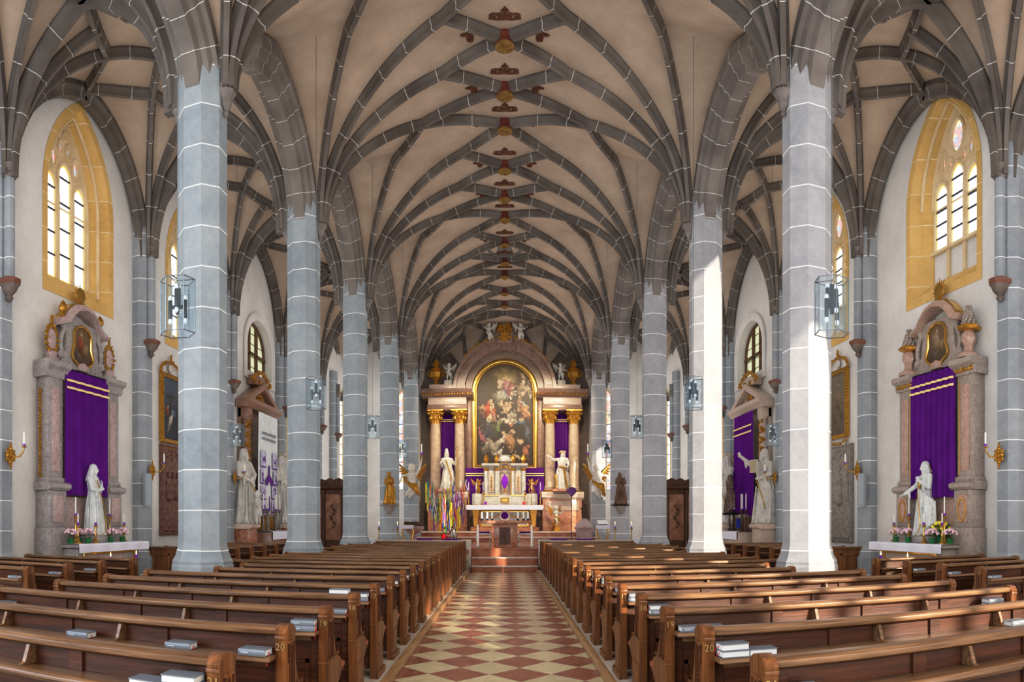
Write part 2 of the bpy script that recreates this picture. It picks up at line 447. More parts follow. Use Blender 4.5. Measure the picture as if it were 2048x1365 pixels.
# ---- aisle star ribs
for s in (-1, 1):
    par = aisle_ceiling[s]
    for j in range(-1, 5):
        y0 = PY[j] if j >= 0 else PY[0] - L; y1 = PY[j + 1] if j < 4 else 36.5
        xa = interp((y0 + y1) / 2, PX) + AX0; xb = AX1; xc = (xa + xb) / 2; yc = (y0 + y1) / 2; hy = (y1 - y0) / 2
        W, E, O = (s * xb, yc), (s * xa, yc), (s * xc, yc); S_, N_ = (s * xc, yc - hy), (s * xc, yc + hy)
        for sx, tipx, cxx in ((-1, E, xa), (1, W, xb)):
            for sy, tipy, cyy in ((-1, S_, y0), (1, N_, y1)):
                if j == -1 and sy == -1: continue
                Cn = (s * (interp(cyy, PX) + AX0 if sx < 0 else xb), cyy)
                G = (s * (xc + sx * .75), yc + sy * .95); z0 = spring(cyy) - .05
                rib([Cn, G], aisle_z, par, z0)
                rib([G, O], aisle_z, par, n=5); rib([G, tipx], aisle_z, par, n=6); rib([G, tipy], aisle_z, par, n=6)
                if j < 4: rib([Cn, (s * (xc + sx * .35), yc + sy * 1.9)], aisle_z, par, z0)
        if j >= 0 or True:
            rib([(s * xb, y1), (s * xc, y1)], aisle_z, par, spring(y1) - .1, prof=[(a * 1.7, b * 1.35) for a, b in RIBP]); rib([(s * (interp(y1, PX) + AX0), y1), (s * xc, y1)], aisle_z, par, spring(y1) - .1, prof=[(a * 1.7, b * 1.35) for a, b in RIBP])
        WP = [(a * 2.0, b * 1.3) for a, b in RIBP]
        for ya in (y0, y1): rib([(s * 9.18, ya), (s * 9.18, yc)], lambda x, y: aisle_z(9.05, y) - .05, par, spring(ya) - .1, prof=WP, name='wall_arch_rib')

# ---- bosses with painted scrolls
def scroll(cx, cy, w, ang, flip=1):
    m = MB(); random.seed(int(cx * 7 + cy * 13 + w * 100))
    def put(pts, r):
        P = []
        for u, v in pts:
            x = cx + (u * cos(ang) - v * sin(ang)) * w; y = cy + (u * sin(ang) + v * cos(ang)) * w
            P.append(Vector((x, y, nave_z(x, y) - .012)))
        m.tube(P, [r * (1 - .5 * abs(2 * i / (len(P) - 1) - 1)) for i in range(len(P))], 5)
    def spiral(a, b, r0, turns, d, st=0):
        return [(a + r0 * (1 - t / 16) * cos(st + d * t / 16 * turns * 2 * pi), b + r0 * (1 - t / 16) * sin(st + d * t / 16 * turns * 2 * pi)) for t in range(16)]
    put(spiral(-.62, -.05, .30, 1.2, 1, 0), .035); put(spiral(.62, -.05, .30, 1.2, -1, pi), .035)
    put(spiral(-.22, .12, .34, 1.3, -1, pi / 2), .035); put(spiral(.22, .12, .34, 1.3, 1, pi / 2), .035)
    put([(-.9, -.22), (-.4, -.3), (0, -.22), (.4, -.3), (.9, -.22)], .03); put([(0, .4), (0, .75)], .05); put([(-.14, .58), (0, .5), (.14, .58)], .03)
    return m
SCROLLM = mat('dark_red_brown_scroll_paint', (.10, .035, .02), (.16, .07, .04), rough=.8, bmp=0, scale=6)
BOSSR = mat('dark_red_boss_paint', (.10, .02, .015), (.2, .05, .03), rough=.5, bmp=.2)
BOSSG = mat('dull_gold_boss_face', (.36, .22, .07), (.22, .12, .04), rough=.45, metal=.4, bmp=.4, scale=10)
for j, Yp in enumerate(PY):
    for k, yb in enumerate((Yp - 1.85, Yp, Yp + 1.55)):
        if yb > 33: continue
        z = nave_z(0, yb); m = MB()
        m.lathe([(.17, .03), (.18, -.08), (.15, -.11), (.155, -.17), (.19, -.20), (.195, -.24)], (0, yb, z), 14)
        b = m.obj('boss', BOSSR, nave_ceiling)
        m = MB().lathe([(.19, -.235), (.20, -.27), (.16, -.29), (.06, -.30)], (0, yb, z), 14)
        if j == 0 and k == 2 or True:
            m.ball((-.06, yb - .04, z - .31), .03); m.ball((.06, yb - .04, z - .31), .03); m.ball((0, yb + .07, z - .31), .035, .03)
        m.obj('boss_face', BOSSG, b)
        if Yp < 28:
            q = scroll(0, yb - .58, .35, pi); st = len(q.v)
            for sx in (-1, 1):
                q2 = scroll(sx * .72, yb - .02, .24, sx * -pi / 2); q.v += q2.v; q.f += [tuple(i + st for i in f) for f in q2.f]; q.mi += q2.mi; st = len(q.v)
            q.obj('painted_scroll', SCROLLM, b)
m = MB().lathe([(.62, .02), (.66, -.03), (.62, -.06), (.56, -.05), (.54, .05), (.45, .25), (.02, .28)], (0, 25.6, nave_z(0, 25.6) - .03), 28)
m.obj('round_opening', mat('grey_opening_lining', (.16, .15, .14), rough=.9), nave_ceiling)

# ---- pillars
def octa(a, x=0, y=0, z=0, b=None):
    k = a * tan(pi / 8); b = b or a
    return [Vector((x + u, y + v, z)) for u, v in ((-k, -a), (k, -a), (a, -k), (a, k), (k, a), (-k, a), (-a, k), (-a, -k))]
CORB = mat('carved_corbel_stone', (.15, .13, .12), (.26, .23, .21), rough=.75, bmp=.5, bs=30)
ordn = ['nearest', 'second', 'third', 'fourth', 'farthest']
for j, Yp in enumerate(PY):
    for s in (-1, 1):
        side = 'left' if s < 0 else 'right'; a = .368 if j < 4 else .34
        t = thing('stone_pillar', f'{ordn[j]} octagonal grey stone pillar {side} of the central aisle', 'pillar', (s * PX[j], Yp, 0), 0, f'octagonal pillars {side} of the nave')
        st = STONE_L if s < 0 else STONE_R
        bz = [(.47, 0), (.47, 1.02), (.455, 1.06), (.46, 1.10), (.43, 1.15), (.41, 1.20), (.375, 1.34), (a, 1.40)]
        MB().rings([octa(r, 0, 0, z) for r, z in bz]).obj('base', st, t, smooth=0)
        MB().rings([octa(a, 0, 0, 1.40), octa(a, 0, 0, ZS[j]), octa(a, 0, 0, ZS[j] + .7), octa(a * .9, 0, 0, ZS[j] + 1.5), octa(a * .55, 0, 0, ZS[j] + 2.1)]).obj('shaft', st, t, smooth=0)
        for q in (-1, 1):
            m = MB(); cx = -s * q * .42
            m.lathe([(.02, -.46), (.045, -.41), (.03, -.37), (.07, -.32), (.09, -.27), (.085, -.22), (.13, -.16), (.155, -.12), (.16, -.07), (.15, -.04), (.15, .02), (.12, .06)], (cx, 0, ZS[j] - .05), 8, rot=pi / 8)
            for i, (dx, dy, k) in enumerate(((0, -.09, 1), (0, .09, 1), (-.07 * -s * q, 0, 1))): m.tube([(cx + dx * .6, dy, ZS[j] - .1), (cx + dx * .6, dy * 1.1, ZS[j] + .9)], .06, 6)
            m.obj('rib_corbel', CORB, t)

# ---- floor
def floor_mat():
    m, nt, b = nodes('red_and_cream_marble_tiles'); p = wpos(nt)
    mp = N(nt, 'ShaderNodeMapping'); mp.inputs['Rotation'].default_value = (0, 0, pi / 4); mp.inputs['Location'].default_value = (.05, .2, 0); nt.links.new(p, mp.inputs[0])
    sep = N(nt, 'ShaderNodeSeparateXYZ'); nt.links.new(mp.outputs[0], sep.inputs[0]); T = .495
    u = math_(nt, 'DIVIDE', sep.outputs[0], T); v = math_(nt, 'DIVIDE', sep.outputs[1], T)
    fu, fv = math_(nt, 'FLOOR', u), math_(nt, 'FLOOR', v)
    par = math_(nt, 'MODULO', math_(nt, 'ABSOLUTE', math_(nt, 'ADD', fu, fv)), 2)
    cb = N(nt, 'ShaderNodeCombineXYZ'); nt.links.new(fu, cb.inputs[0]); nt.links.new(fv, cb.inputs[1])
    wn = N(nt, 'ShaderNodeTexWhiteNoise'); wn.noise_dimensions = '3D'; nt.links.new(cb.outputs[0], wn.inputs[0])
    n1 = contrast(nt, noise_(nt, 5, 9, p, rough=.72, dist=.8), .3, .72)
    r = mixc(nt, n1, (.20, .065, .045), (.36, .15, .11)); c = mixc(nt, n1, (.52, .44, .26), (.68, .62, .43))
    spk = contrast(nt, noise_(nt, 46, 3, p), .66, .72); r = mixc(nt, math_(nt, 'MULTIPLY', spk, .5), r, (.6, .45, .4))
    col = mixc(nt, par, r, c); dk = math_(nt, 'MULTIPLY', wn.outputs['Value'], .42); col = mixc(nt, dk, col, mixc(nt, .5, (.2, .12, .08), col), 'MIX')
    g = math_(nt, 'MAXIMUM', math_(nt, 'LESS_THAN', math_(nt, 'FRACT', u), .014), math_(nt, 'LESS_THAN', math_(nt, 'FRACT', v), .014))
    col = mixc(nt, g, col, (.45, .38, .30)); nt.links.new(col, b.inputs['Base Color'])
    rg = math_(nt, 'ADD', math_(nt, 'MULTIPLY', n1, .14), .16); nt.links.new(rg, b.inputs['Roughness'])
    bump(nt, b, noise_(nt, 3, 4, p), .05, .01); return m
FLOORM = floor_mat()
structure(MB().add([(-9.4, -2, 0), (9.4, -2, 0), (9.4, 39, 0), (-9.4, 39, 0)], [(0, 1, 2, 3)]).obj('floor', FLOORM, smooth=0))
PLATW = wood('worn_oak_platform_edge', (.30, .16, .07), (.55, .36, .19), 'y', .45)
PLATG = mat('grey_beige_platform_boards', (.33, .27, .22), (.46, .40, .34), rough=.5, scale=2, stretch=(6, .5, 6))
for s in (-1, 1):
    a, b = sorted((-1.27 if s < 0 else 1.14, s * 4.2)); structure(MB().box(a, b, 1.2, 22.9, 0, .085).obj('floor', PLATG, bevel=.006))
    a, b = sorted((-1.28, -1.20) if s < 0 else (1.07, 1.15)); structure(MB().box(a, b, 1.2, 22.9, 0, .09).obj('trim_1' if s < 0 else 'trim_2', PLATW, bevel=.008))
    a, b = sorted((s * 4.25, s * 5.3)); 

# ---- outer walls with window openings
def gothic(yc, w, z0, zs, za): return arch_pts(w, z0, zs, za, 12, True, yc)
BAYC = [(PY[0] - L + PY[0]) / 2] + [(PY[i] + PY[i + 1]) / 2 for i in range(4)]
WINS = {-1: [(12.73, 1.23, 7.08, 9.2, 11.42), (18.25, 1.23, 7.08, 9.2, 11.42), (28.9, 1.1, 4.6, 8.6, 10.6)], 1: [(12.25, 1.26, 7.15, 9.3, 11.6), (18.0, 1.26, 7.15, 9.3, 11.6), (28.9, 1.1, 4.6, 8.6, 10.6)]}
THERMAL = (24.35, 1.3, 7.4, 8.4, 9.5)
def th_pts(yc, w, z0, zs, za): return arch_pts(w, z0, zs, za, 12, False, yc)
for s, side in ((-1, 'left'), (1, 'right')):
    holes = [gothic(*w) for w in WINS[s]] + [th_pts(*THERMAL)]
    out = [(8.2, 0), (35.0, 0), (35.0, 12.6), (8.2, 12.6)]
    wl = plate(out, holes, s * WX, s * (WX + .9), axis='x').obj('wall_' + side, PLAST, smooth=0); structure(wl)
    # diagonal and end wall of the aisle, each with a tall stained window
    m = MB()
    d0, d1 = Vector((s * WX, 35.0, 0)), Vector((s * 8.0, 38.2, 0)); dv = (d1 - d0); ln = dv.length; dv.normalize(); nn = Vector((dv.y, -dv.x, 0)) * s
    pl = plate([(0, 0), (ln, 0), (ln, 12.6), (0, 12.6)], [gothic(ln * .42, .62, 3.9, 8.2, 9.4)], 0, .5, axis='y')
    M_ = Matrix(((dv.x, nn.x, 0, d0.x), (dv.y, nn.y, 0, d0.y), (0, 0, 1, 0), (0, 0, 0, 1)))
    pl.xf(M_); structure(pl.obj('wall_' + side, PLAST, smooth=0))
    x0, x1 = (4.6, 8.1); pl = plate([(s * x0, 0), (s * x1, 0), (s * x1, 12.6), (s * x0, 12.6)], [gothic(s * 5.85, .6, 3.6, 8.2, 9.4)], 38.2, 38.7, axis='y')
    structure(pl.obj('wall_back', PLAST, smooth=0))
    # chancel side wall
    a, b = sorted((s * 4.62, s * 5.0)); structure(MB().box(a, b, 33.2, 38.6, 0, 12.2).obj('wall_' + side, PLAST, smooth=0))
    # wall behind the photographer's side, unseen; right openings shaped to throw sun patches
    if s > 0: out2 = [(-9, 0), (8.2, 0), (8.2, 12.6), (-9, 12.6)]; hs = [gothic(.6, .9, 2.4, 6.6, 7.9), gothic(6.3, .95, 2.4, 9.6, 11.4)] + [rect(-8.7 + i * 1.42, -7.5 + i * 1.42, 1.9, 7.2) for i in range(4)]
    else: out2 = [(-9, 0), (8.2, 0), (8.2, 12.6), (-9, 12.6)]; hs = [gothic(7.05 - L * i, 1.42, 6.15, 9.1, 11.25) for i in range(3)]
    structure(plate(out2, hs, s * WX, s * (WX + .05), axis='x').obj('wall_' + side, PLAST, smooth=0))
structure(MB().box(-9.4, 9.4, -9.3, -9.0, 0, 12.6).obj('wall_front', PLAST, smooth=0))  # unseen end wall added to stop sun entering from behind
DUSK = plaster('shade_toned_chancel_plaster', (.13, .10, .085), (.22, .175, .145))  # brown shade behind the altar put into the plaster colour
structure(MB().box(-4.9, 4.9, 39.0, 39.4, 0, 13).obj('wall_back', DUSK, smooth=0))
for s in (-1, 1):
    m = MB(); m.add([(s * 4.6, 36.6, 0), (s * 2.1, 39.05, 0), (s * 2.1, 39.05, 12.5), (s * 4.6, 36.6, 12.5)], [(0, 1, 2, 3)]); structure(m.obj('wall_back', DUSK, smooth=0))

# ---- wall piers
CORBC = mat('painted_console_stone', (.09, .07, .06), (.20, .16, .14), rough=.7, bmp=.6, bs=26)
CORBR = mat('red_painted_console_top', (.15, .06, .04), (.22, .10, .07), rough=.6)
for s in (-1, 1):
    side = 'left' if s < 0 else 'right'
    for j, Yp in enumerate(PY + [35.2]):
        t = thing('wall_pier', f'{(ordn + ["last"])[j]} grey stone pier on the {side} outer wall', 'pier', (s * WX, Yp, 0), 0, f'wall piers on the {side}')
        zc = ([*ZS, 8.7])[j]; q = -s
        def pp(w, d, z): return [Vector(v) for v in ((0, -w, z), (q * d * .55, -w, z), (q * d, -w * .5, z), (q * d, w * .5, z), (q * d * .55, w, z), (0, w, z))]
        MB().rings([pp(.31, .34, 1.1), pp(.31, .34, zc + 1.2)]).obj('shaft', STONE_W, t, smooth=0)
        MB().rings([pp(.44, .50, 0), pp(.44, .50, .8), pp(.40, .45, .86), pp(.36, .40, 1.0), pp(.31, .34, 1.12)]).obj('base', STONE_W, t, smooth=0)
        x = q * .40
        MB().lathe([(.115, 6.5), (.115, zc - .12)], (x, 0, 0), 10).obj('engaged_colonnette', STONE_W, t)
        MB().lathe([(.12, -.2), (.14, -.14), (.12, -.1), (.17, -.02), (.19, .06), (.13, .1), (.12, .5)], (x, 0, zc), 8).obj('capital', CORB, t)
        c = MB().lathe([(.03, -.42), (.09, -.36), (.06, -.30), (.16, -.2), (.21, -.1)], (x, 0, 6.52), 8, rot=pi / 8).obj('console', CORBC, t)
        MB().lathe([(.20, -.11), (.245, -.06), (.245, -.0), (.19, .03)], (x, 0, 6.52), 8, rot=pi / 8).obj('console_top', CORBR, c, smooth=0)
# ================================================================ pews
WOODX = wood('dark_oak_along', (.030, .008, .003), (.13, .038, .012), 'x', .42, 1.0, .15)
WOODT = wood('worn_oak_rail', (.085, .034, .015), (.33, .185, .088), 'x', .38, 1.6, .2)
WOODZ = wood('oak_pew_end', (.070, .022, .007), (.31, .125, .040), 'z', .38, 1.0, .2)
LEATH = mat('red_brown_leather', (.24, .06, .035), (.34, .10, .06), rough=.35, scale=5, bmp=.3, bs=20)
BRASSN = mat('aged_brass_number', (.55, .40, .18), rough=.4, metal=.7, bmp=0)
def pew_mesh(L, s, plain=False):
    # local frame: x runs away from the central aisle (sign s), y toward the altar, z up from the platform
    def X(a, b): return (min(s * a, s * b), max(s * a, s * b))
    P = {}
    a, b = X(.07, L - .07)
    m = MB(); m.prism([(-.075, .945), (-.075, .975), (-.055, .99), (.05, .985), (.065, .965), (.06, .93), (-.03, .925)], 'x', a, b); P['top_rail'] = (m, WOODT, .004)
    m = MB(); m.box(a, b, 0, .028, .09, .94)
    n = max(2, round(L / .8)); w = (L - .14) / n
    for i in range(n):
        p, q = X(.07 + i * w + .10, .07 + (i + 1) * w - .02)
        for z0, z1 in ((.16, .58),):
            for r in ((p, q, z0, z0 + .03), (p, q, z1 - .03, z1), (p, p + .03, z0, z1), (q - .03, q, z0, z1)): m.box(r[0], r[1], -.014, 0, r[2], r[3])
        p, q = X(.07 + i * w - .01, .07 + i * w + .08); m.box(p, q, -.02, 0, .09, .94)
    P['back_panel'] = (m, WOODX, 0)
    m = MB(); m.prism([(-.20, .79), (-.195, .81), (-.18, .82), (0, .815), (0, .79)], 'x', a, b); m.box(a, b, -.015, 0, .72, .79); P['book_ledge'] = (m, WOODT, .003)
    m = MB(); m.box(a, b, .03, .44, .40, .43); m.box(*sorted((s * .02, s * (L - .02))), .375, .51, .40, .43); m.box(a, b, .39, .415, .33, .40); P['seat'] = (m, WOODX, .004)
    p, q = X(.09, L - .09); m = MB(); m.box(p, q, .05, .385, .432, .475); m.box(*sorted((s * .01, s * (L - .01))), .375, .52, .43, .48); P['seat_cushion'] = (m, LEATH, .015)
    m = MB(); m.box(a, b, -.44, -.29, .17, .20)
    for t in (.3, L / 2, L - .3):
        p, q = X(t, t + .04); m.box(p, q, -.42, .0, .0, .05); m.box(p, q, -.40, -.32, 0, .17)
    P['kneeler'] = (m, WOODX, .004)
    EP = [(-.085, 0), (.33, 0), (.33, .07), (.25, .11), (.25, .34), (.33, .40), (.36, .45), (.35, .52), (.30, .555), (.23, .57), (.16, .63), (.12, .74), (.10, .90), (.105, .93), (.115, .96), (.06, .995), (0, 1.005), (-.06, .995), (-.095, .955), (-.085, .93)]
    for k, (x0, x1) in enumerate(((0, .075), (L - .075, L))):
        m = MB(); p, q = X(x0, x1); m.prism(EP, 'x', p, q)
        if not plain:
            f0 = s * (-.008) if k == 0 else s * (L + .008); f1 = s * .002 if k == 0 else s * (L - .002)
            m.prism([(-.06, .62), (-.045, .90), (.065, .90), (.085, .75), (.11, .66), (.10, .62)], 'x', f0, f1)
            for z in (.585, .60): m.box(*sorted((f0 * 1.0, f1)), -.09, .25, z, z + .008)
            m.box(*sorted((f0, f1)), -.05, .20, .14, .36); m.box(*sorted((f0 + s * (-.01 if k == 0 else .01), f1)), -.095, .335, 0, .07)
            m.box(p, q, -.097, -.085, .915, .935); m.box(p, q, -.09, -.084, .56, .575)
        if not plain and k == 0:
            c = MB()
            for z0, z1, y0, y1 in ((.60, .885, -.052, -.040), (.60, .885, .040, .052)  ): c.box(*sorted((s * -.014, s * .002)), y0, y1, z0, z1)
            for i in range(9): c.ball((s * -.010, 0, .63 + i * .029), .009, .016, .014, 6, 4)
            P['carved_inlay'] = (c, WOODX, 0)
        P['end_panel' + ('' if k == 0 else '!')] = (m, WOODZ, .005 if not plain else 0)
    for t in (L * .36, L * .68):
        m = MB(); p, q = X(t, t + .025); m.prism([(-.15, .817), (-.10, .835), (-.06, .93), (0, .93), (0, .817)], 'x', p, q); P['ledge_bracket' + str(t)] = (m, WOODT, 0)
    return P
PEWC = {}
def pew(x, y, L, s, label, group, plain=False, num=None, z=.085):
    key = (round(L, 2), s, plain)
    if key not in PEWC: PEWC[key] = {k: (mb.mesh(k.rstrip('!'), mt, bevel=bv, smooth=30), mt) for k, (mb, mt, bv) in pew_mesh(L, s, plain).items()}
    t = thing('church_pew', label, 'pew', (x, y, z), 0, group)
    for k, (me, mt) in PEWC[key].items():
        nm = k.rstrip('!'); nm = 'ledge_bracket' if nm.startswith('ledge_') else nm
        o = bpy.data.objects.new(nm, me); COL.objects.link(o); o.parent = t
        if nm == 'end_panel' and num and not k.endswith('!'):
            [text_obj('numeral', ch, .062, BRASSN, o, (s * .036 + (i - (len(num) - 1) / 2) * .033, -.0935, .868), rx=pi / 2) for i, ch in enumerate(num)]
    return t
def text_obj(name, txt, size, m, parent, loc, rx=pi / 2, rz=0, align='CENTER', depth=.002):
    cu = bpy.data.curves.new(name, 'FONT'); cu.body = txt; cu.size = size; cu.align_x = align; cu.align_y = 'CENTER'; cu.extrude = depth; cu.resolution_u = 2
    o = bpy.data.objects.new(name, cu); me = bpy.data.meshes.new_from_object(o); bpy.data.objects.remove(o)
    me.materials.clear(); me.materials.append(m)
    o = bpy.data.objects.new(name, me); COL.objects.link(o); o.parent = parent; o.location = loc; o.rotation_euler = (rx, 0, rz); return o
def rowy(n): return 3.03 + (21 - n) * .985
NUMW = {21: 'twenty-one', 20: 'twenty', 19: 'nineteen', 18: 'eighteen', 17: 'seventeen', 16: 'sixteen', 15: 'fifteen', 14: 'fourteen', 13: 'thirteen', 12: 'twelve', 11: 'eleven', 10: 'ten'}
def nth(k): return ['first', 'second', 'third', 'fourth', 'fifth', 'sixth', 'seventh', 'eighth', 'ninth', 'tenth', 'eleventh', 'twelfth', 'thirteenth', 'fourteenth', 'fifteenth', 'sixteenth', 'seventeenth', 'eighteenth', 'nineteenth', 'twentieth', 'twenty-first', 'twenty-second'][k]
for s in (-1, 1):
    side = 'left' if s < 0 else 'right'
    for n in range(1, 22):
        y = rowy(n); near = min(abs(y + .05 - p) for p in PY); Lp = (3.38 if near > .95 else 2.78) + (.13 if s > 0 else 0)
        k = 21 - n
        lab = f'oak pew {side} of the central aisle, {nth(k)} row from the viewer' + (f', end marked {n}' if n > 15 else ', between its neighbours' if n > 1 else ', frontmost before the chancel')
        pew(-1.33 if s < 0 else 1.20, y, Lp, s, lab, f'pews {side} of the central aisle', plain=n < 10, num=str(n) if n > 9 else None)
    for i, y in enumerate((7.5, 8.46, 9.42, 10.43)):
        pew(s * 6.42, y, 2.6, s, f'short oak pew in the {side} side aisle, {nth(i)} of four behind the veiled side altar', f'{side} side aisle pews near the marble altar', z=0.08)
    for i, y in enumerate((16.1, 17.1, 18.1, 19.1, 20.1)):
        pew(s * 6.75, y, 2.2, s, f'short oak pew beyond the nearest {side} pillar in the side aisle, {nth(i)} of five', f'{side} side aisle pews beyond the first pillar', plain=True, z=0.08)
    a, b = sorted((s * 5.3, s * 9.3)); 
    for y0, y1 in ((6.8, 10.95), (15.0, 20.75)):
        a, b = sorted((s * (6.35 if y0 < 10 else 6.68), s * 9.0)); structure(MB().box(a, b, y0, y1, 0, .08).obj('floor', PLATG))
    # closed panelled back of the aisle block
    t = thing('pew_screen', f'panelled oak screen closing the {side} aisle pews beside the nearest pillar', 'screen', (s * 6.7, 15.25, 0))
    m = MB(); a, b = sorted((0, s * 2.35)); m.box(a, b, 0, .04, .03, 1.04)
    for i in range(3):
        p, q = sorted((s * (.08 + i * .78), s * (.70 + i * .78)))
        for r in ((p, q, .14, .19), (p, q, .86, .91), (p, p + .05, .14, .91), (q - .05, q, .14, .91)): m.box(r[0], r[1], -.02, 0, r[2], r[3])
    m.obj('panel', WOODZ, t, bevel=.004); MB().box(a, b, -.05, .09, 1.04, 1.09).obj('top_rail', WOODT, t, bevel=.01); MB().box(a, b, -.04, .06, 0, .1).obj('skirting', WOODX, t)

# ---- hymn books
BKC = mat('grey_book_cover', (.15, .17, .20), (.20, .22, .25), rough=.4, bmp=0, scale=4)
BKP = mat('white_page_edges', (.72, .72, .70), rough=.8, bmp=.3, bs=60, stretch=(1, 1, 20))
RIBB = mat('red_marker_ribbon', (.55, .02, .03), rough=.6, bmp=0)
BKT = mat('pale_cover_lettering', (.5, .53, .56), rough=.5, bmp=0)
b_me = (MB().box(-.09, .09, -.062, .062, 0, .005).box(-.09, .09, -.062, .062, .037, .042).prism([(-.062, 0), (-.068, .01), (-.068, .032), (-.062, .042), (-.058, .042), (-.058, 0)], 'x', -.09, .09)).mesh('cover', BKC)
p_me = MB().box(-.086, .086, -.058, .056, .005, .037).mesh('pages', BKP)
r_me = MB().tube([(.085, .0, .02), (.096, -.01, .018), (.10, -.03, 0), (.098, -.05, -.03), (.10, -.055, -.055)], .0028, 5).mesh('ribbon', RIBB)
l_me = MB().box(-.07, -.02, -.0695, -.067, .018, .024).mesh('lettering', BKT)
wh = {-1: 'left', 1: 'right'}
def book(x, y, z, rz, label, group, flip=False):
    t = thing('hymn_book', label, 'book', (x, y, z), rz, group)
    for nm, me in (('cover', b_me), ('pages', p_me), ('ribbon', r_me), ('lettering', l_me)):
        o = bpy.data.objects.new(nm, me); COL.objects.link(o); o.parent = t
    return t
def books_on(n, px, cnt=1, level=0, note=''):
    y = rowy(n) - (.125 if level == 0 else .0); X = (y) * tan((px - CX) / F); s = -1 if X < 0 else 1; X = s * min(max(abs(X), 1.505 if s < 0 else 1.375), 4.53)
    z = .085 + (.821 if level == 0 else .989)
    for i in range(cnt):
        st = '' if cnt == 1 else (', upper of two' if i == 1 else ', lower of two')
        f = note or 'on the ledge'
        book(X + random.uniform(-.006, .006), y, z + i * .0425, random.uniform(-.07, .07) + (pi if random.random() < .3 else 0), f'grey hymn book {f} of {wh[s]} pew {n}{st}', f'hymn books on the {wh[s]} pews')
for n, px, c, lv, note in [(21, 300, 1, 0, 'second from the aisle'), (21, 366, 2, 0, 'at the aisle end'), (20, 165, 1, 0, 'farthest from the aisle on the ledge'), (20, 364, 1, 0, 'in the middle of the ledge'), (20, 513, 1, 0, 'nearest the aisle on the ledge'),
        (19, 12, 1, 0, 'at the frame edge on the ledge'), (19, 612, 2, 0, 'at the aisle end'), (18, 681, 1, 1, 'lying on the top rail'), (18, 678, 1, 0, 'under the rail at the aisle end'), (17, 726, 2, 0, 'at the aisle end'),
        (18, 128, 1, 0, 'at the wall end'), (17, 226, 1, 0, 'at the far left end'), (16, 768, 1, 0, 'at the aisle end'), (15, 795, 1, 0, 'at the aisle end'), (14, 808, 1, 0, 'at the aisle end'), (13, 838, 1, 0, 'at the aisle end'), (14, 505, 1, 0, 'beside the pillar'),
        (21, 1588, 1, 0, 'near the aisle end'), (20, 1456, 2, 0, 'at the aisle end'), (20, 1522, 1, 0, 'second from the aisle'), (19, 1382, 1, 0, 'near the aisle end'), (19, 1420, 1, 0, 'second from the aisle'),
        (18, 1311, 2, 0, 'at the aisle end'), (17, 1272, 2, 0, 'at the aisle end'), (16, 1246, 1, 0, 'at the aisle end'), (15, 1206, 2, 0, 'at the aisle end'), (14, 1186, 1, 0, 'at the aisle end'), (13, 1168, 1, 0, 'at the aisle end'), (12, 1155, 1, 0, 'at the aisle end'),
        (19, 1985, 2, 0, 'stacked at the far right'), (20, 2030, 1, 0, 'at the far right frame edge'), (18, 1888, 1, 0, 'at the pillar end'), (17, 1792, 1, 0, 'at the pillar end'), (16, 1705, 1, 0, 'at the pillar end')]:
    books_on(n, px, c, lv, note)
for i, y in enumerate((7.5, 8.46, 9.42)):
    for s in (-1, 1): book(s * (6.42 + .2), y - .115, .08 + .821, .03 * i, f'grey hymn book on the {nth(i)} short pew of the {wh[s]} side aisle', 'hymn books in the side aisles')
# ================================================================ windows
def glass_mat(name, base, strength, patt=0, edge=(.75, .55, .1)):
    m, nt, b = nodes(name); p = coord(nt, 'Object')
    b.inputs['Base Color'].default_value = (.5, .5, .5, 1); b.inputs['Roughness'].default_value = .2
    if patt == 0:        # pale leaded quarries
        sp = N(nt, 'ShaderNodeSeparateXYZ'); nt.links.new(p, sp.inputs[0])
        def ln(v, s, w): return math_(nt, 'LESS_THAN', math_(nt, 'FRACT', math_(nt, 'DIVIDE', v, s)), w)
        g = math_(nt, 'MAXIMUM', ln(sp.outputs[0], .17, .05), ln(sp.outputs[2], .22, .04))
        col = mixc(nt, contrast(nt, noise_(nt, 3, 2, p), .3, .7), base, tuple(min(1, x * .88) for x in base)); col = mixc(nt, math_(nt, 'MULTIPLY', g, .45), col, (.35, .37, .45))
    else:
        vo = N(nt, 'ShaderNodeTexVoronoi'); vo.inputs['Scale'].default_value = patt; nt.links.new(p, vo.inputs[0])
        hs = N(nt, 'ShaderNodeSeparateColor'); nt.links.new(vo.outputs['Color'], hs.inputs[0])
        c1 = mixc(nt, hs.outputs[0], (.1, .2, .75), (.75, .85, .9)); c2 = mixc(nt, math_(nt, 'GREATER_THAN', hs.outputs[1], .6), c1, (.75, .12, .08)); c3 = mixc(nt, math_(nt, 'GREATER_THAN', hs.outputs[2], .75), c2, (.85, .65, .15))
        ve = N(nt, 'ShaderNodeTexVoronoi'); ve.feature = 'DISTANCE_TO_EDGE'; ve.inputs['Scale'].default_value = patt; nt.links.new(p, ve.inputs[0])
        col = mixc(nt, math_(nt, 'LESS_THAN', ve.outputs['Distance'], .05), c3, (.02, .02, .03)); col = mixc(nt, .25, col, base)
    nt.links.new(col, b.inputs['Emission Color']); b.inputs['Emission Strength'].default_value = strength; return m
GL_CLEAR = glass_mat('bright_leaded_glass', (.93, .96, 1.0), 1.7)
GL_YEL = mat('yellow_border_glass', (.85, .62, .16), rough=.3, emit=.8, bmp=0)
GL_STAIN = glass_mat('stained_tracery_glass', (.7, .85, 1.0), 1.0, 9)
GL_STAINB = glass_mat('stained_chancel_glass', (.95, .9, .8), 1.3, 4)
GL_GREEN = glass_mat('greenish_leaded_glass', (.62, .66, .34), .75)
LEAD = mat('dark_lead_bars', (.05, .05, .07), rough=.6, bmp=0)
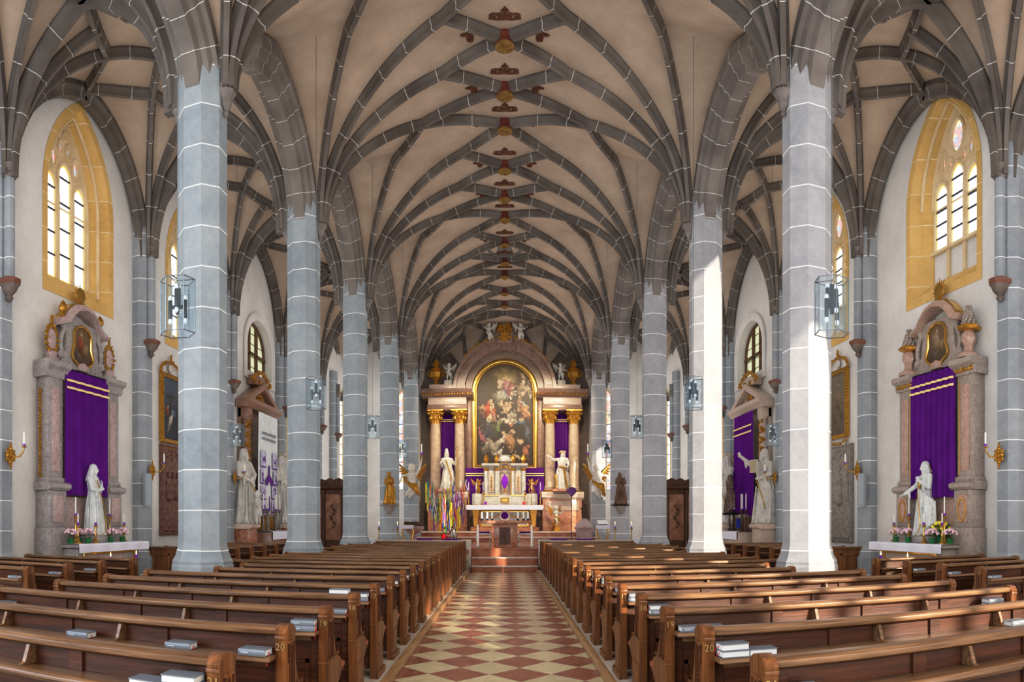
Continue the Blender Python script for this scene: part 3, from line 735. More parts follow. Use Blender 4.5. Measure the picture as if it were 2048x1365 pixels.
BRNF = mat('dark_brown_window_frame', (.10, .05, .03), (.16, .08, .04), rough=.5, bmp=.1)

def poly_face(pts, y):
    m = MB(); m.add([(x, y, z) for x, z in pts], [tuple(range(len(pts)))]); return m
def ring_sweep(m, outer, inner, y0, y1):
    # splayed ring between outline outer at depth y0 and inner at y1
    n = len(outer); m.add([(x, y0, z) for x, z in outer] + [(x, y1, z) for x, z in inner], [(i, (i + 1) % n, n + (i + 1) % n, n + i) for i in range(n)])
def path_tube(m, pts, y, r, n=8, close=False):
    P = [Vector((x, y, z)) for x, z in pts]
    if close: P.append(P[0])
    m.tube(P, r, n)
wno = [0]
def gothic_window(s, yc, w, z0, zs, za, variant, wallx=WX):
    wno[0] += 1; nm = f'window_{wno[0]}'
    t = thing(nm, None, None, (s * wallx, yc, 0), pi / 2 if s < 0 else -pi / 2); structure(t)
    # local: x along wall, -y into the room, +y outward
    sh = .12; out = arch_pts(w + .17, z0 - .22, zs, za + .22, 12); edge = arch_pts(w, z0, zs, za, 12); inn = arch_pts(w - .36, z0 + .40, zs, za - .14, 12)
    m = plate(out, [edge], -.012, .03); m.obj('stone_border', OCHRE, t, smooth=0)
    m = MB(); mid = arch_pts(w - .16, z0 + .14, zs, za - .06, 12); mid2 = arch_pts(w - .22, z0 + .2, zs, za - .10, 12)
    ring_sweep(m, edge, mid, 0, .20); ring_sweep(m, mid, mid2, .20, .24); ring_sweep(m, mid2, inn, .24, .44)
    ring_sweep(m, inn, inn, .44, .6); m.obj('splayed_reveal', OCHRE, t, smooth=30)
    m = MB(); path_tube(m, arch_pts(w - .19, z0 + .2, zs, za - .08, 12)[1:], .215, .045, 8); path_tube(m, arch_pts(w - .34, z0 + .42, zs, za - .12, 12)[1:], .43, .045, 8); m.obj('shaft_moulding', CREAMST, t)
    W2 = w - .36; g0 = z0 + .42
    if variant == 'right': g0 = z0 + 1.15
    yg = .48; lw = 2 * W2 / 3
    panes, tr = [], MB()
    tops = [zs + .25, zs + .52, zs + .25]
    if variant == 'left': tops = [zs - .1, zs + .3, zs - .55]; tops = [zs + .42, zs + .78, zs + .42]
    lead = MB()
    for k in range(3):
        cx = -W2 + lw * (k + .5); hw = lw / 2 - .055; tz = tops[k]
        pts = arch_pts(hw, g0, tz, tz + hw * 1.35, 8, True, cx)
        o = poly_face(pts, yg + .03).obj('glass_light', GL_CLEAR, t, smooth=0)
        e = plate(pts, [arch_pts(hw - .035, g0 + .03, tz, tz + hw * 1.35 - .05, 8, True, cx)], yg + .01, yg + .02); e.obj('yellow_glass_border', GL_YEL, o, smooth=0)
        path_tube(tr, arch_pts(hw + .03, g0 - .03, tz, tz + hw * 1.35 + .05, 10, True, cx)[1:] + [(cx - hw - .03, g0 - .03)], yg, .055)
        nb = 4
        for i in range(1, nb + 1):
            z = g0 + (tz + .1 - g0) * i / (nb + .2); lead.box(cx - hw, cx + hw, yg - .01, yg + .02, z - .018, z + .018)
    if variant == 'right':
        eyes = [(0, zs + 1.50, .25, .40), (-.50, zs + 1.05, .09, .25), (.50, zs + 1.05, .09, .25), (-.27, zs + .93, .10, .12), (.27, zs + .93, .10, .12)]
    else:
        eyes = [(-.42, zs + 1.15, .12, .24), (.42, zs + 1.15, .12, .24), (-.15, zs + 1.45, .09, .18), (.15, zs + 1.45, .09, .18), (0, zs + 1.76, .06, .11)]
    for k, (ex, ez, ra, rb) in enumerate(eyes):
        pts = [(ex + ra * cos(a * pi / 8), ez + rb * sin(a * pi / 8)) for a in range(16)]
        poly_face(pts, yg + .03).obj('stained_glass_eye', GL_STAIN, t, smooth=0); path_tube(tr, pts, yg, .05, 8, True)
    path_tube(tr, inn[1:] , yg, .06)
    for k in (1, 2): x = -W2 + lw * k; tr.box(x - .05, x + .05, yg - .06, yg + .05, z0 + .4, zs + .3)
    # spandrel stone between the tracery openings
    holes = [arch_pts(lw / 2 - .055, zs + .03, tops[k], tops[k] + (lw / 2 - .055) * 1.35, 8, True, -W2 + lw * (k + .5)) for k in range(3)]
    holes += [[(ex + ra * cos(a * pi / 8), ez + rb * sin(a * pi / 8)) for a in range(16)] for ex, ez, ra, rb in eyes]
    sp = arch_pts(W2, zs + .0, zs + .01, za - .14, 12); plate(sp, holes, yg - .01, yg + .06).obj('tracery_web', CREAMST, t, smooth=0)
    tr.obj('tracery', CREAMST, t); lead.obj('saddle_bars', LEAD, t)
    if variant == 'right':
        MB().box(-W2, W2, yg, yg + .1, z0 + .3, g0).obj('blind_panel', PLAST, t); MB().box(-W2, W2, yg - .12, yg + .02, g0 - .09, g0 - .02).obj('sill', CREAMST, t)
    bk = MB().box(-W2 - .1, W2 + .1, yg + .1, yg + .14, z0 + .2, za); 
    return t
for s in (-1, 1):
    v = 'left' if s < 0 else 'right'
    [gothic_window(s, *w, v) for w in WINS[s]]
    # thermal window of the third bay
    yc, w, z0, zs, za = THERMAL; wno[0] += 1
    t = thing(f'window_{wno[0]}', None, None, (s * WX, yc, 0), pi / 2 if s < 0 else -pi / 2); structure(t)
    out = arch_pts(w, z0, zs, za, 12, False)
    plate(arch_pts(w + .32, z0 - .3, zs, za + .3, 12, False), [arch_pts(w + .02, z0, zs, za + .02, 12, False)], -.05, .02).obj('plaster_surround', PLAST, t, smooth=0)
    m = MB(); path_tube(m, arch_pts(w + .30, z0 - .28, zs, za + .28, 12, False), -.05, .045, 6, True); m.obj('surround_moulding', PLAST, t)
    plate(out, [arch_pts(w - .09, z0 + .09, zs, za - .09, 12, False)], .25, .38).obj('window_frame', BRNF, t, smooth=0)
    poly_face(out, .34).obj('glass', GL_GREEN, t, smooth=0)
    for x in (-.38, .38): MB().box(x - .045, x + .045, .22, .38, z0, za - .12).obj('mullion', BRNF, t)
    MB().box(-w, w, .22, .38, zs - .15, zs - .07).obj('transom', BRNF, t)
    for x0, x1 in ((-w + .05, -.42), (-.34, .34), (.42, w - .05)):
        for z in (z0 + .4, z0 + .8, zs + .3, zs + .7):
            if z < za - .25 - abs((x0 + x1) / 2) * .35: MB().box(x0, x1, .31, .335, z - .008, z + .008).obj('glazing_bar', LEAD, t)
    # end windows of the aisle
    for frame, (cx, hw, z0, zs, za) in ((0, (None, .62, 3.9, 8.2, 9.4)), (1, (s * 5.85, .6, 3.6, 8.2, 9.4))):
        wno[0] += 1
        if frame == 0:
            d0, d1 = Vector((s * WX, 35.0, 0)), Vector((s * 8.0, 38.2, 0)); dv = (d1 - d0); ln = dv.length; c = d0 + dv * .42; rz = atan2(dv.y, dv.x) + (pi if s > 0 else 0)
            if s < 0: rz = atan2(dv.y, dv.x)
        else: c = Vector((cx, 38.2, 0)); rz = 0
        t = thing(f'window_{wno[0]}', None, None, c, rz); structure(t)
        pts = arch_pts(hw, z0, zs, za, 10)
        poly_face(pts, .3).obj('stained_glass', GL_STAINB if frame else GL_CLEAR, t, smooth=0)
        m = MB(); path_tube(m, arch_pts(hw, z0, zs, za, 10), .02, .05, 6, True); m.obj('stone_frame', CREAMST, t)
        MB().box(-.03, .03, .2, .28, z0, za).obj('mullion', CREAMST, t)
        m = MB(); 
        for i in range(8): z = z0 + .5 + i * .55; m.box(-hw, hw, .24, .27, z, z + .03)
        m.obj('saddle_bars', LEAD, t)

# ================================================================ sculpture
def capsule(m, p0, p1, r0, r1, n=10):
    p0, p1 = Vector(p0), Vector(p1); t = p1 - p0; L_ = max(t.length, 1e-4); t = t / L_; a, b = frame_from(t); R = []
    for k in range(5):
        q = -pi / 2 + (k / 4) * pi / 2 * .96 + .03; R.append((p0 + t * r0 * sin(q), r0 * cos(q)))
    for k in range(5):
        q = (k / 4) * pi / 2 * .96; R.append((p1 + t * r1 * sin(q), r1 * cos(q)))
    m.rings([[c + (a * cos(2 * pi * k / n) + b * sin(2 * pi * k / n)) * r for k in range(n)] for c, r in R])
def remesh(m, name, mt, voxel, parent=None, smooth_it=2):
    me = m.mesh(name + '_raw', mt, smooth=0); o = bpy.data.objects.new(name + '_raw', me); COL.objects.link(o)
    r = o.modifiers.new('r', 'REMESH'); r.mode = 'VOXEL'; r.voxel_size = voxel; r.use_smooth_shade = True
    if smooth_it: q = o.modifiers.new('s', 'SMOOTH'); q.iterations = smooth_it; q.factor = .5
    dg = bpy.context.evaluated_depsgraph_get(); nm = bpy.data.meshes.new_from_object(o.evaluated_get(dg)); nm.name = name
    bpy.data.objects.remove(o); bpy.data.meshes.remove(me)
    nm.polygons.foreach_set('use_smooth', [True] * len(nm.polygons))
    ob = bpy.data.objects.new(name, nm); COL.objects.link(ob); ob.parent = parent; return ob
def hand(m, w, d, up, k=1.0, curl=.3):
    # palm from wrist w along d; up = back-of-hand normal; five separate digits
    d = Vector(d).normalized(); up = Vector(up); sd = d.cross(up).normalized(); up = sd.cross(d).normalized(); w = Vector(w)
    for q in (-.03, -.01, .01, .03): capsule(m, w, w + d * .08 * k + sd * q * k, .018 * k, .015 * k, 6)
    for i, (q, l) in enumerate(((-.036, .06), (-.012, .072), (.012, .068), (.036, .052))):
        a = w + d * .085 * k + sd * q * k; b = a + (d - up * curl).normalized() * l * .5 * k; c = b + (d - up * curl * 2.4).normalized() * l * .5 * k
        capsule(m, a, b, .0125 * k, .0115 * k, 6); capsule(m, b, c, .0115 * k, .010 * k, 6)
    a = w + d * .02 * k - sd * .035 * k; b = a + (d * .7 - sd * .7).normalized() * .04 * k; capsule(m, a, b, .016 * k, .013 * k, 6); capsule(m, b, b + (d * .9 - sd * .2 - up * .3).normalized() * .035 * k, .013 * k, .011 * k, 6)
def robed(name, mt, parent, h=1.7, L_arm=None, R_arm=None, turn=0, tilt=0, beard=False, veil=False, hair=True, folds=9, sway=.05, mitre=False, crown=False, seed=1, voxel=.017, child=None, wide=1.0, short=False):
    # faces -y; arm = (elbow, wrist, hand direction)
    random.seed(seed); m = MB(); ph = random.random() * 6
    def ring(z, rx, ry, amp, cx=0, cy=0):
        R = []
        for k in range(48):
            a = 2 * pi * k / 48; f = 1 + 1.6 * amp * (.6 * cos(folds * a + ph + z * 1.3) + .4 * cos((folds * 2 - 3) * a + ph * 2 - z * 2.1))
            R.append(Vector((cx + rx * wide * f * cos(a), cy + ry * wide * f * sin(a), z)))
        return R
    sw = lambda z: sway * sin(z * 2.4)
    z0 = 0 if not short else .45
    prof = [(0, .27, .23, .13), (.04, .28, .24, .14), (.3, .25, .22, .14), (.6, .225, .20, .12), (.85, .205, .17, .10), (1.0, .175, .14, .07), (1.1, .165, .13, .05), (1.25, .19, .14, .04), (1.36, .205, .135, .03), (1.43, .175, .11, .02), (1.47, .10, .08, 0), (1.50, .055, .055, 0)]
    m.rings([ring(z, a, b, c, sw(z), -.03 if z < .5 else 0) for z, a, b, c in prof if z >= z0])
    if short:
        for s in (-1, 1): capsule(m, (s * .1 + sw(.5), 0, .6), (s * .11, -.02 - (s > 0) * .05, .32), .085, .06); capsule(m, (s * .11, -.02 - (s > 0) * .05, .32), (s * .12, .02, .06), .058, .038); capsule(m, (s * .12, .02, .04), (s * .14, -.14, .03), .04, .03)
    else:
        for s in (-1, 1): capsule(m, (s * .12, -.12, .03), (s * .14, -.27, .03), .045, .035)
    # mantle: diagonal swathes across the body and down one side
    for q in range(4):
        a = Vector((-.19, -.08 - .01 * q, 1.38 - q * .04)); b = Vector((-.02 + sw(1), -.17, 1.08 - q * .07)); c = Vector((.2 + sw(.9), -.10, .90 - q * .10)); e = Vector((.26, .02, .62 - q * .12))
        for u, v in ((a, b), (b, c), (c, e)): capsule(m, u, v, .030, .030, 6)
    for q in range(5): capsule(m, (.17 + .02 * q, -.10 + .05 * q, .95 - .04 * q), (.20 + .02 * q, -.14 + .06 * q, .12 + .05 * q), .03, .04, 6)
    for q in range(3): capsule(m, (-.12 + q * .1, -.17, .85), (-.16 + q * .12, -.24, .08), .022, .035, 6)
    # head
    cx = sw(1.5); hc = Vector((cx, -.02, 1.60)); st = len(m.v)
    capsule(m, (cx, 0, 1.44), (cx, -.01, 1.56), .055, .05)
    st = len(m.v)
    m.ball(hc + Vector((0, .01, .03)), .085, .10, .10, 14, 10); m.ball(hc + Vector((0, -.03, -.04)), .066, .075, .085, 12, 8)
    capsule(m, hc + Vector((0, -.098, .02)), hc + Vector((0, -.125, -.018)), .010, .016, 6); capsule(m, hc + Vector((-.04, -.088, .030)), hc + Vector((.04, -.088, .030)), .014, .014, 6)
    capsule(m, hc + Vector((-.018, -.104, -.05)), hc + Vector((.018, -.104, -.05)), .011, .011, 6); m.ball(hc + Vector((0, -.085, -.092)), .024)
    for s in (-1, 1): m.ball(hc + Vector((s * .035, -.088, .008)), .012, .010, .008, 6, 5); m.ball(hc + Vector((s * .084, .005, -.005)), .012, .02, .03, 6, 5)
    if beard:
        for q in range(5): capsule(m, hc + Vector(((q - 2) * .027, -.075, -.06)), hc + Vector(((q - 2) * .014, -.10, -.17 + abs(q - 2) * .02)), .026, .012, 6)
    if hair:
        m.ball(hc + Vector((0, .025, .045)), .096, .105, .10, 12, 8)
        for q in range(7): a = -.5 + q * (pi + 1.0) / 6; x = cos(a) * .085; y = max(-.035, sin(a) * .085 + .02); capsule(m, hc + Vector((x, y, .02)), hc + Vector((x * 1.15, y * 1.1 + .01, -.13)), .026, .02, 6)
    if veil:
        for q in range(9):
            a = -.45 + q * (pi + .9) / 8; x = cos(a); y = sin(a)
            capsule(m, hc + Vector((x * .06, y * .07 + .02, .09)), hc + Vector((x * .11, max(-.04, y * .09 + .02), -.03)), .03, .03, 6); capsule(m, hc + Vector((x * .11, max(-.04, y * .09 + .02), -.03)), hc + Vector((x * .17, y * .11 + .03, -.26)), .03, .045, 6)
    if mitre:
        R = []
        for z, w_ in ((.06, .085), (.12, .09), (.20, .07), (.27, .02)): R.append([hc + Vector((w_ * cos(a * pi / 6), .6 * w_ * sin(a * pi / 6) + .01, z)) for a in range(12)])
        m.rings(R)
    if crown:
        for a in range(8): q = a * pi / 4; capsule(m, hc + Vector((.09 * cos(q), .09 * sin(q) + .01, .07)), hc + Vector((.11 * cos(q), .11 * sin(q) + .01, .15)), .02, .018, 6)
    R = Matrix.Translation(Vector((cx, 0, 1.5))) @ Matrix.Rotation(turn, 4, 'Z') @ Matrix.Rotation(tilt, 4, 'X') @ Matrix.Translation(Vector((-cx, 0, -1.5)))
    m.xf(R, st)
    for s, arm in ((-1, R_arm), (1, L_arm)):
        sh = Vector((s * .185 + sw(1.4), 0, 1.38))
        el, wr, hd = arm or ((s * .25, -.05, 1.12), (s * .08, -.20, 1.18), (-s * .6, -.2, .6))
        capsule(m, sh, el, .070, .058); capsule(m, el, wr, .062, .040); e, w_ = Vector(el), Vector(wr)
        m2 = e.lerp(w_, .6); capsule(m, m2, m2 + Vector((0, .02, -.16)), .045, .03, 8)
        hand(m, wr, hd, Vector((s * .3, -.6, .5)), 1.0)
    if child:
        c = Vector(child); m.ball(c + Vector((0, 0, .16)), .062, .065, .07); capsule(m, c + Vector((0, 0, .09)), c, .06, .07); 
        for s in (-1, 1): capsule(m, c + Vector((s * .05, 0, .07)), c + Vector((s * .13, -.06, .02)), .026, .02, 6); capsule(m, c + Vector((s * .04, -.02, -.02)), c + Vector((s * .08, -.1, -.07)), .038, .026, 6); capsule(m, c + Vector((s * .08, -.1, -.07)), c + Vector((s * .06, -.08, -.17)), .028, .02, 6)
    k = h / 1.72
    if k != 1: m.xf(Matrix.Scale(k, 4))
    return remesh(m, name, mt, voxel * k, parent)
def wing(m, root, tip, w, up=(0, 0, 1)):
    root, tip, up = Vector(root), Vector(tip), Vector(up)
    for i in range(6):
        t = i / 5; a = root.lerp(tip, .15 + .5 * t); b = root.lerp(tip, .5 + .5 * t) - up * w * (1 - t * .6); capsule(m, a, b, w * .12, w * .07, 6)
    capsule(m, root, tip, w * .14, w * .09, 6)
def angel(name, mt, wmt, parent, pose='stand', h=1.0, arms=None, flip=1, wings=True, cloth=None, voxel=.02):
    # small unclothed or lightly draped winged figure, faces -y
    m = MB(); f = flip; hc = Vector((0, -.02, .86))
    m.ball(hc, .10, .105, .115, 12, 9); m.ball(hc + Vector((0, .02, .03)), .112, .11, .11); m.ball(hc + Vector((0, -.11, -.01)), .02); m.ball(hc + Vector((-.05, -.075, -.04)), .03); m.ball(hc + Vector((.05, -.075, -.04)), .03)
    capsule(m, (0, 0, .79), (0, 0, .70), .045, .06); capsule(m, (0, 0, .68), (0, 0, .52), .115, .10); capsule(m, (0, -.01, .52), (0, 0, .44), .10, .11)
    if pose == 'stand': legs = [((-.06, 0, .42), (-.09, -.06, .22), (-.08, .02, .03)), ((.06, 0, .42), (.10, -.02, .22), (.13, .0, .03))]
    elif pose == 'sit': legs = [((-.06, 0, .42), (-.10, -.24, .42), (-.12, -.26, .2)), ((.06, 0, .42), (.13, -.22, .38), (.18, -.2, .15))]
    elif pose == 'kneel': legs = [((-.06, 0, .42), (-.10, -.20, .30), (-.10, -.16, .06)), ((.06, 0, .42), (.08, -.06, .12), (.08, .2, .06))]
    else: legs = [((-.06, .02, .42), (-.02 * f, .10, .22), (.10 * f, .22, .08)), ((.06, .02, .42), (.10 * f, .14, .24), (.22 * f, .26, .12))]
    for a, b, c in legs: capsule(m, a, b, .075, .055); capsule(m, b, c, .052, .032); capsule(m, c, Vector(c) + Vector((0, -.07, -.01)), .028, .02, 6)
    arms = arms or [((-.22, -.05, .62), (-.30, -.16, .72)), ((.22, -.05, .62), (.30, -.16, .78))]
    for s, (e, w_) in zip((-1, 1), arms):
        capsule(m, (s * .11, 0, .68), e, .045, .036); capsule(m, e, w_, .034, .024); hand(m, w_, Vector(w_) - Vector(e), (0, -.3, 1), .7)
    m.xf(Matrix.Scale(h, 4)); o = remesh(m, name, mt, voxel * h, parent)
    if wings:
        for s in (-1, 1):
            m = MB(); wing(m, (s * .06, .09, .66), (s * .36, .22, .98), .3); m.xf(Matrix.Scale(h, 4)); m.obj('wing', wmt, parent, smooth=60)
    if cloth:
        m = MB()
        for q in range(5): capsule(m, (-.14 + q * .02, -.06 - q * .01, .50 - q * .02), (.14, -.09, .40 - q * .04), .04, .035, 8)
        capsule(m, (.13, -.05, .42), (.20, .08, .12), .05, .03); capsule(m, (.10, -.1, .42), (.14, -.04, .16), .05, .03)
        m.xf(Matrix.Scale(h, 4)); remesh(m, 'loincloth', cloth, voxel * h, parent)
    return o
def halo(parent, c, r, rz=0, m=None):
    g = MB(); c = Vector(c); g.tube([c + Vector((r * cos(a * pi / 12), 0, r * sin(a * pi / 12))) for a in range(25)], r * .07, 6); o = g.obj('halo', m or GOLDS, parent); return o

# ================================================================ paintings as vertex colours
def vcol_mat(name, rough=.45):
    m, nt, b = nodes(name); a = N(nt, 'ShaderNodeVertexColor'); a.layer_name = 'paint'; 
    n = contrast(nt, noise_(nt, 9, 6, coord(nt, 'Object'), dist=.6), .25, .8); nt.links.new(mixc(nt, math_(nt, 'MULTIPLY', n, .45), a.outputs[0], (.03, .02, .012)), b.inputs['Base Color']); b.inputs['Roughness'].default_value = rough; return m
PAINTM = vcol_mat('oil_painting')
def painted(name, pts, w, h, blobs, base, parent, y=0, cx=0, z0=0, n=(70, 110), lim=None):
    # canvas of size w x h at (cx, y, z0); blobs: (u, v, ru, rv, angle, colour, hardness)
    nu, nv = n; vs, cols = [], []
    for i in range(nu + 1):
        for j in range(nv + 1):
            u, v = i / nu, j / nv; x = (u - .5) * w; z = v * h
            if lim: x, z = lim(u, v)
            vs.append((cx + x, y, z0 + z)); px_, pz_ = x / w + .5, z / h
            q7, q8 = px_ * 7, pz_ * 7 * h / w; d = Vector((noise.noise(Vector((q7, q8, 1))) + .55 * noise.noise(Vector((q7 * 3.1, q8 * 3.1, 2))), noise.noise(Vector((q7, q8, 5))) + .55 * noise.noise(Vector((q7 * 3.1, q8 * 3.1, 6))), 0)) * .055
            c = Vector(base(px_, pz_))
            for bu, bv, ru, rv, an, bc, hd in blobs:
                du, dv = px_ + d.x - bu, (pz_ + d.y - bv) * h / w
                ca, sa = cos(an), sin(an); e = sqrt(((du * ca + dv * sa) / ru) ** 2 + ((-du * sa + dv * ca) / rv) ** 2)
                k = max(0, min(1, (1.15 - e) * hd)); sh = .42 + .25 * noise.noise(Vector((q7 * 2.3, q8 * 2.3, 9))) + .70 * max(0, min(1, .5 + (dv * ca + du * .6) / max(ru, rv)))
                c = c.lerp(Vector(bc) * sh * .85, k)
            cols.append(c)
    m = MB(); m.add(vs, [(i * (nv + 1) + j, (i + 1) * (nv + 1) + j, (i + 1) * (nv + 1) + j + 1, i * (nv + 1) + j + 1) for i in range(nu) for j in range(nv)])
    me = m.mesh(name, PAINTM, smooth=0, recalc=False); ca = me.color_attributes.new('paint', 'FLOAT_COLOR', 'POINT')
    ca.data.foreach_set('color', [q for c in cols for q in (c.x, c.y, c.z, 1)])
    o = bpy.data.objects.new(name, me); COL.objects.link(o); o.parent = parent; return o
def cloth(parent, name, x0, x1, z0, z1, y, mt, amp=.04, nf=7, seed=0, flare=0, n=72):
    def fn(u, v):
        z = lerp(z1, z0, v); f = .35 + .65 * v
        ww = 1 + flare * v; x = (x0 + x1) / 2 + (u - .5) * (x1 - x0) * ww
        yy = y + amp * f * (sin(u * nf * 2 * pi + seed + .6 * sin(v * 3)) + .4 * sin(u * nf * 4.6 * pi + seed * 2)) 
        return (x, yy, z)
    m = MB().grid(fn, n, 14); o = m.obj(name, mt, parent, smooth=80, recalc=False); return o
def leafy(m, pts, r):      # acanthus-like carved run along a path of points
    for i, p in enumerate(pts):
        p = Vector(p); a = i * 2.4; m.ball(p, r * 1.0, r * .6, r * .8, 7, 5); m.ball(p + Vector((cos(a) * r * .9, -r * .25, sin(a) * r * .9)), r * .5, r * .4, r * .5, 6, 4)
# ================================================================ small furnishings used on several altars
CANDLE = mat('white_wax', (.85, .83, .76), rough=.5, bmp=0)
PURG = mat('purple_glass_cup', (.20, .03, .42), rough=.3, bmp=0)
FLAME = mat('candle_flame', (1, .55, .15), rough=.5, emit=9, bmp=0)
POTG = mat('green_plastic_pot', (.02, .16, .05), rough=.4, bmp=0)
LEAF = mat('green_leaves', (.05, .14, .03), (.10, .24, .05), rough=.6, scale=12, bmp=.2)
PINKF = mat('pink_blossoms', (.72, .42, .52), (.86, .66, .72), rough=.8, scale=30, bmp=.4, bs=60)
YELF = mat('yellow_blossoms', (.85, .68, .04), (.9, .8, .2), rough=.7, scale=30, bmp=.2)
SILV = mat('dull_silver', (.42, .42, .42), rough=.35, metal=.8, bmp=0)
def candlestick(h, ch, label, mt, loc, group, cup=True, lit=False, rz=0):
    t = thing('candlestick', label, 'candlestick', loc, rz, group)
    MB().lathe([(.075, 0), (.08, .015), (.06, .04), (.025, .07), (.02, h * .2), (.038, h * .26), (.018, h * .33), (.03, h * .5), (.016, h * .6), (.018, h * .86), (.035, h * .91), (.05, h * .96), (.052, h)], n=12).obj('stem', mt, t)
    if cup: MB().lathe([(.022, h), (.03, h + .03), (.026, h + .06), (.015, h + .06)], n=10).obj('drip_cup', PURG, t)
    MB().lathe([(.014, h + .01), (.014, h + .05 + ch), (.003, h + .055 + ch)], n=10).obj('candle', CANDLE, t)
    if lit: MB().lathe([(.002, h + ch + .05), (.012, h + ch + .075), (.008, h + ch + .10), (.001, h + ch + .13)], n=8).obj('flame', FLAME, t)
    return t
def flowerpot(loc, label, group, fm=PINKF, s=1.0, spiky=False):
    t = thing('potted_flowers', label, 'flowers', loc, 0, group); random.seed(int(loc[1] * 97) % 999)
    MB().lathe([(.05 * s, 0), (.065 * s, .09 * s), (.072 * s, .10 * s), (.068 * s, .105 * s), (.0, .10 * s)], n=14).obj('pot', POTG, t)
    m = MB()
    for i in range(26):
        a = random.random() * 6.28; r = random.uniform(.03, .13) * s; z = random.uniform(.10, .19) * s; p = Vector((r * cos(a), r * sin(a), z)); d = Vector((cos(a), sin(a), random.uniform(-.2, .6 if not spiky else 2.5))).normalized() * .05 * s * (2 if spiky else 1)
        sd = Vector((-sin(a), cos(a), 0)) * .018 * s; m.add([p - d * .6, p + sd, p + d, p - sd], [(0, 1, 2, 3)])
    m.obj('leaves', LEAF, t, smooth=0, recalc=False)
    m = MB()
    for i in range(34):
        a = random.random() * 6.28; e = random.uniform(.1, 1.45); R = .13 * s; m.ball((R * cos(a) * cos(e), R * sin(a) * cos(e), .17 * s + R * .75 * sin(e)), .026 * s, None, None, 6, 4)
    m.obj('blossoms', fm, t, smooth=60); return t
def sconce(s, y, label, group, x=None, z=3.05, flip=1):
    xx = x if x is not None else s * (WX - .42)
    t = thing('candle_sconce', label, 'wall candle', (xx, y, z), pi / 2 if s < 0 else -pi / 2, group)
    m = MB(); k = [(0, .27), (.05, .13), (.14, .10), (.11, .03), (.17, 0), (.11, -.03), (.14, -.10), (.05, -.13), (0, -.27), (-.05, -.13), (-.14, -.10), (-.11, -.03), (-.17, 0), (-.11, .03), (-.14, .10), (-.05, .13)]
    plate(k, [], -.03, 0).obj('pierced_back_plate', GOLD, t, bevel=.006); m = MB(); m.ball((0, -.03, 0), .06, .04, .06); 
    for q in range(4): a = q * pi / 2; m.ball((.09 * cos(a), -.03, .13 * sin(a)), .035, .03, .04)
    m.obj('rosette', GOLD, t)
    m = MB().tube([(0, -.03, 0), (0, -.14, -.05), (0, -.26, -.03), (0, -.34, .04), (0, -.37, .12)], [.022, .018, .016, .016, .014], 8); m.ball((0, -.26, -.03), .026); m.obj('arm', GOLDS, t)
    MB().lathe([(.012, .12), (.055, .14), (.06, .155), (.03, .15)], (0, -.37, 0), 12).obj('drip_pan', GOLDS, t)
    MB().lathe([(.028, .15), (.032, .20), (.02, .205)], (0, -.37, 0), 10).obj('candle_cup', PURG, t)
    MB().lathe([(.019, .19), (.019, .42), (.004, .43)], (0, -.37, 0), 10).obj('candle', CANDLE, t); return t
for s, side in ((-1, 'left'), (1, 'right')):
    for j, (y, w) in enumerate(((PY[0], 'nearest'), (PY[1], 'second'), (PY[2], 'third'))):
        sconce(s, y, f'gilt wall sconce with white candle on the {w} pier of the {side} wall', f'sconces on the {side} wall', z=[3.05, 3.1, 3.25][j])
# ---- glass lanterns on long wires
STEEL = mat('brushed_lantern_steel', (.30, .34, .37), rough=.35, metal=.8, bmp=0)
def lantern_glass():
    m, nt, b = nodes('clear_lantern_glass'); mx = N(nt, 'ShaderNodeMixShader'); tr = N(nt, 'ShaderNodeBsdfTransparent'); gl = N(nt, 'ShaderNodeBsdfGlossy')
    gl.inputs['Roughness'].default_value = .05; gl.inputs[0].default_value = (.75, .9, 1, 1); tr.inputs[0].default_value = (.90, .95, .98, 1); mx.inputs[0].default_value = .16
    nt.links.new(tr.outputs[0], mx.inputs[1]); nt.links.new(gl.outputs[0], mx.inputs[2]); nt.links.new(mx.outputs[0], nt.nodes['Material Output'].inputs[0]); return m
LGL = lantern_glass(); BULB = mat('clear_bulb', (.8, .85, .9), rough=.1, bmp=0, emit=.15); DKCY = mat('dark_lamp_sockets', (.03, .04, .055), rough=.3, metal=.4, bmp=0)
def lantern(x, y, z, top, label, group):
    t = thing('glass_lantern', label, 'lantern', (x, y, z), .3, group); h = .303; r = .20
    hx = [(r * cos(k * pi / 3), r * sin(k * pi / 3)) for k in range(6)]
    m = MB()
    for zz in (-h, h):
        for k in range(6): a, b = hx[k], hx[(k + 1) % 6]; m.tube([(a[0], a[1], zz), (b[0], b[1], zz)], .006, 5)
    for a in hx: m.tube([(a[0], a[1], -h), (a[0], a[1], h)], .006, 5)
    for k in range(3): a = hx[k * 2]; m.tube([(a[0], a[1], h), (0, 0, h)], .005, 4)
    m.obj('frame', STEEL, t)
    for k in range(6):
        a, b = hx[k], hx[(k + 1) % 6]; MB().add([(a[0], a[1], -h), (b[0], b[1], -h), (b[0], b[1], h), (a[0], a[1], h)], [(0, 1, 2, 3)]).obj('pane', LGL, t, smooth=0)
    m = MB().box(-.02, .02, -.015, .015, -.08, .26); m.box(-.10, .10, -.012, .012, -.02, .02); c = m.obj('lamp_holder', DKCY, t)
    for k, (dx, dy, z0) in enumerate(((-.085, 0, -.13), (.085, 0, -.13), (0, -.07, -.02), (0, .07, .03))):
        MB().lathe([(.018, z0), (.024, z0 + .02), (.024, z0 + .2), (.018, z0 + .21)], (dx, dy, 0), 10).obj('socket', DKCY, t)
        for q in (-1, 1):
            zz = z0 + .1 + q * .13; m = MB().ball((dx, dy, zz), .026, .026, .034); m.obj('bulb', BULB, t)
    MB().tube([(0, 0, .25), (0, 0, top - z)], .006, 5).obj('suspension_wire', STEEL, t); return t
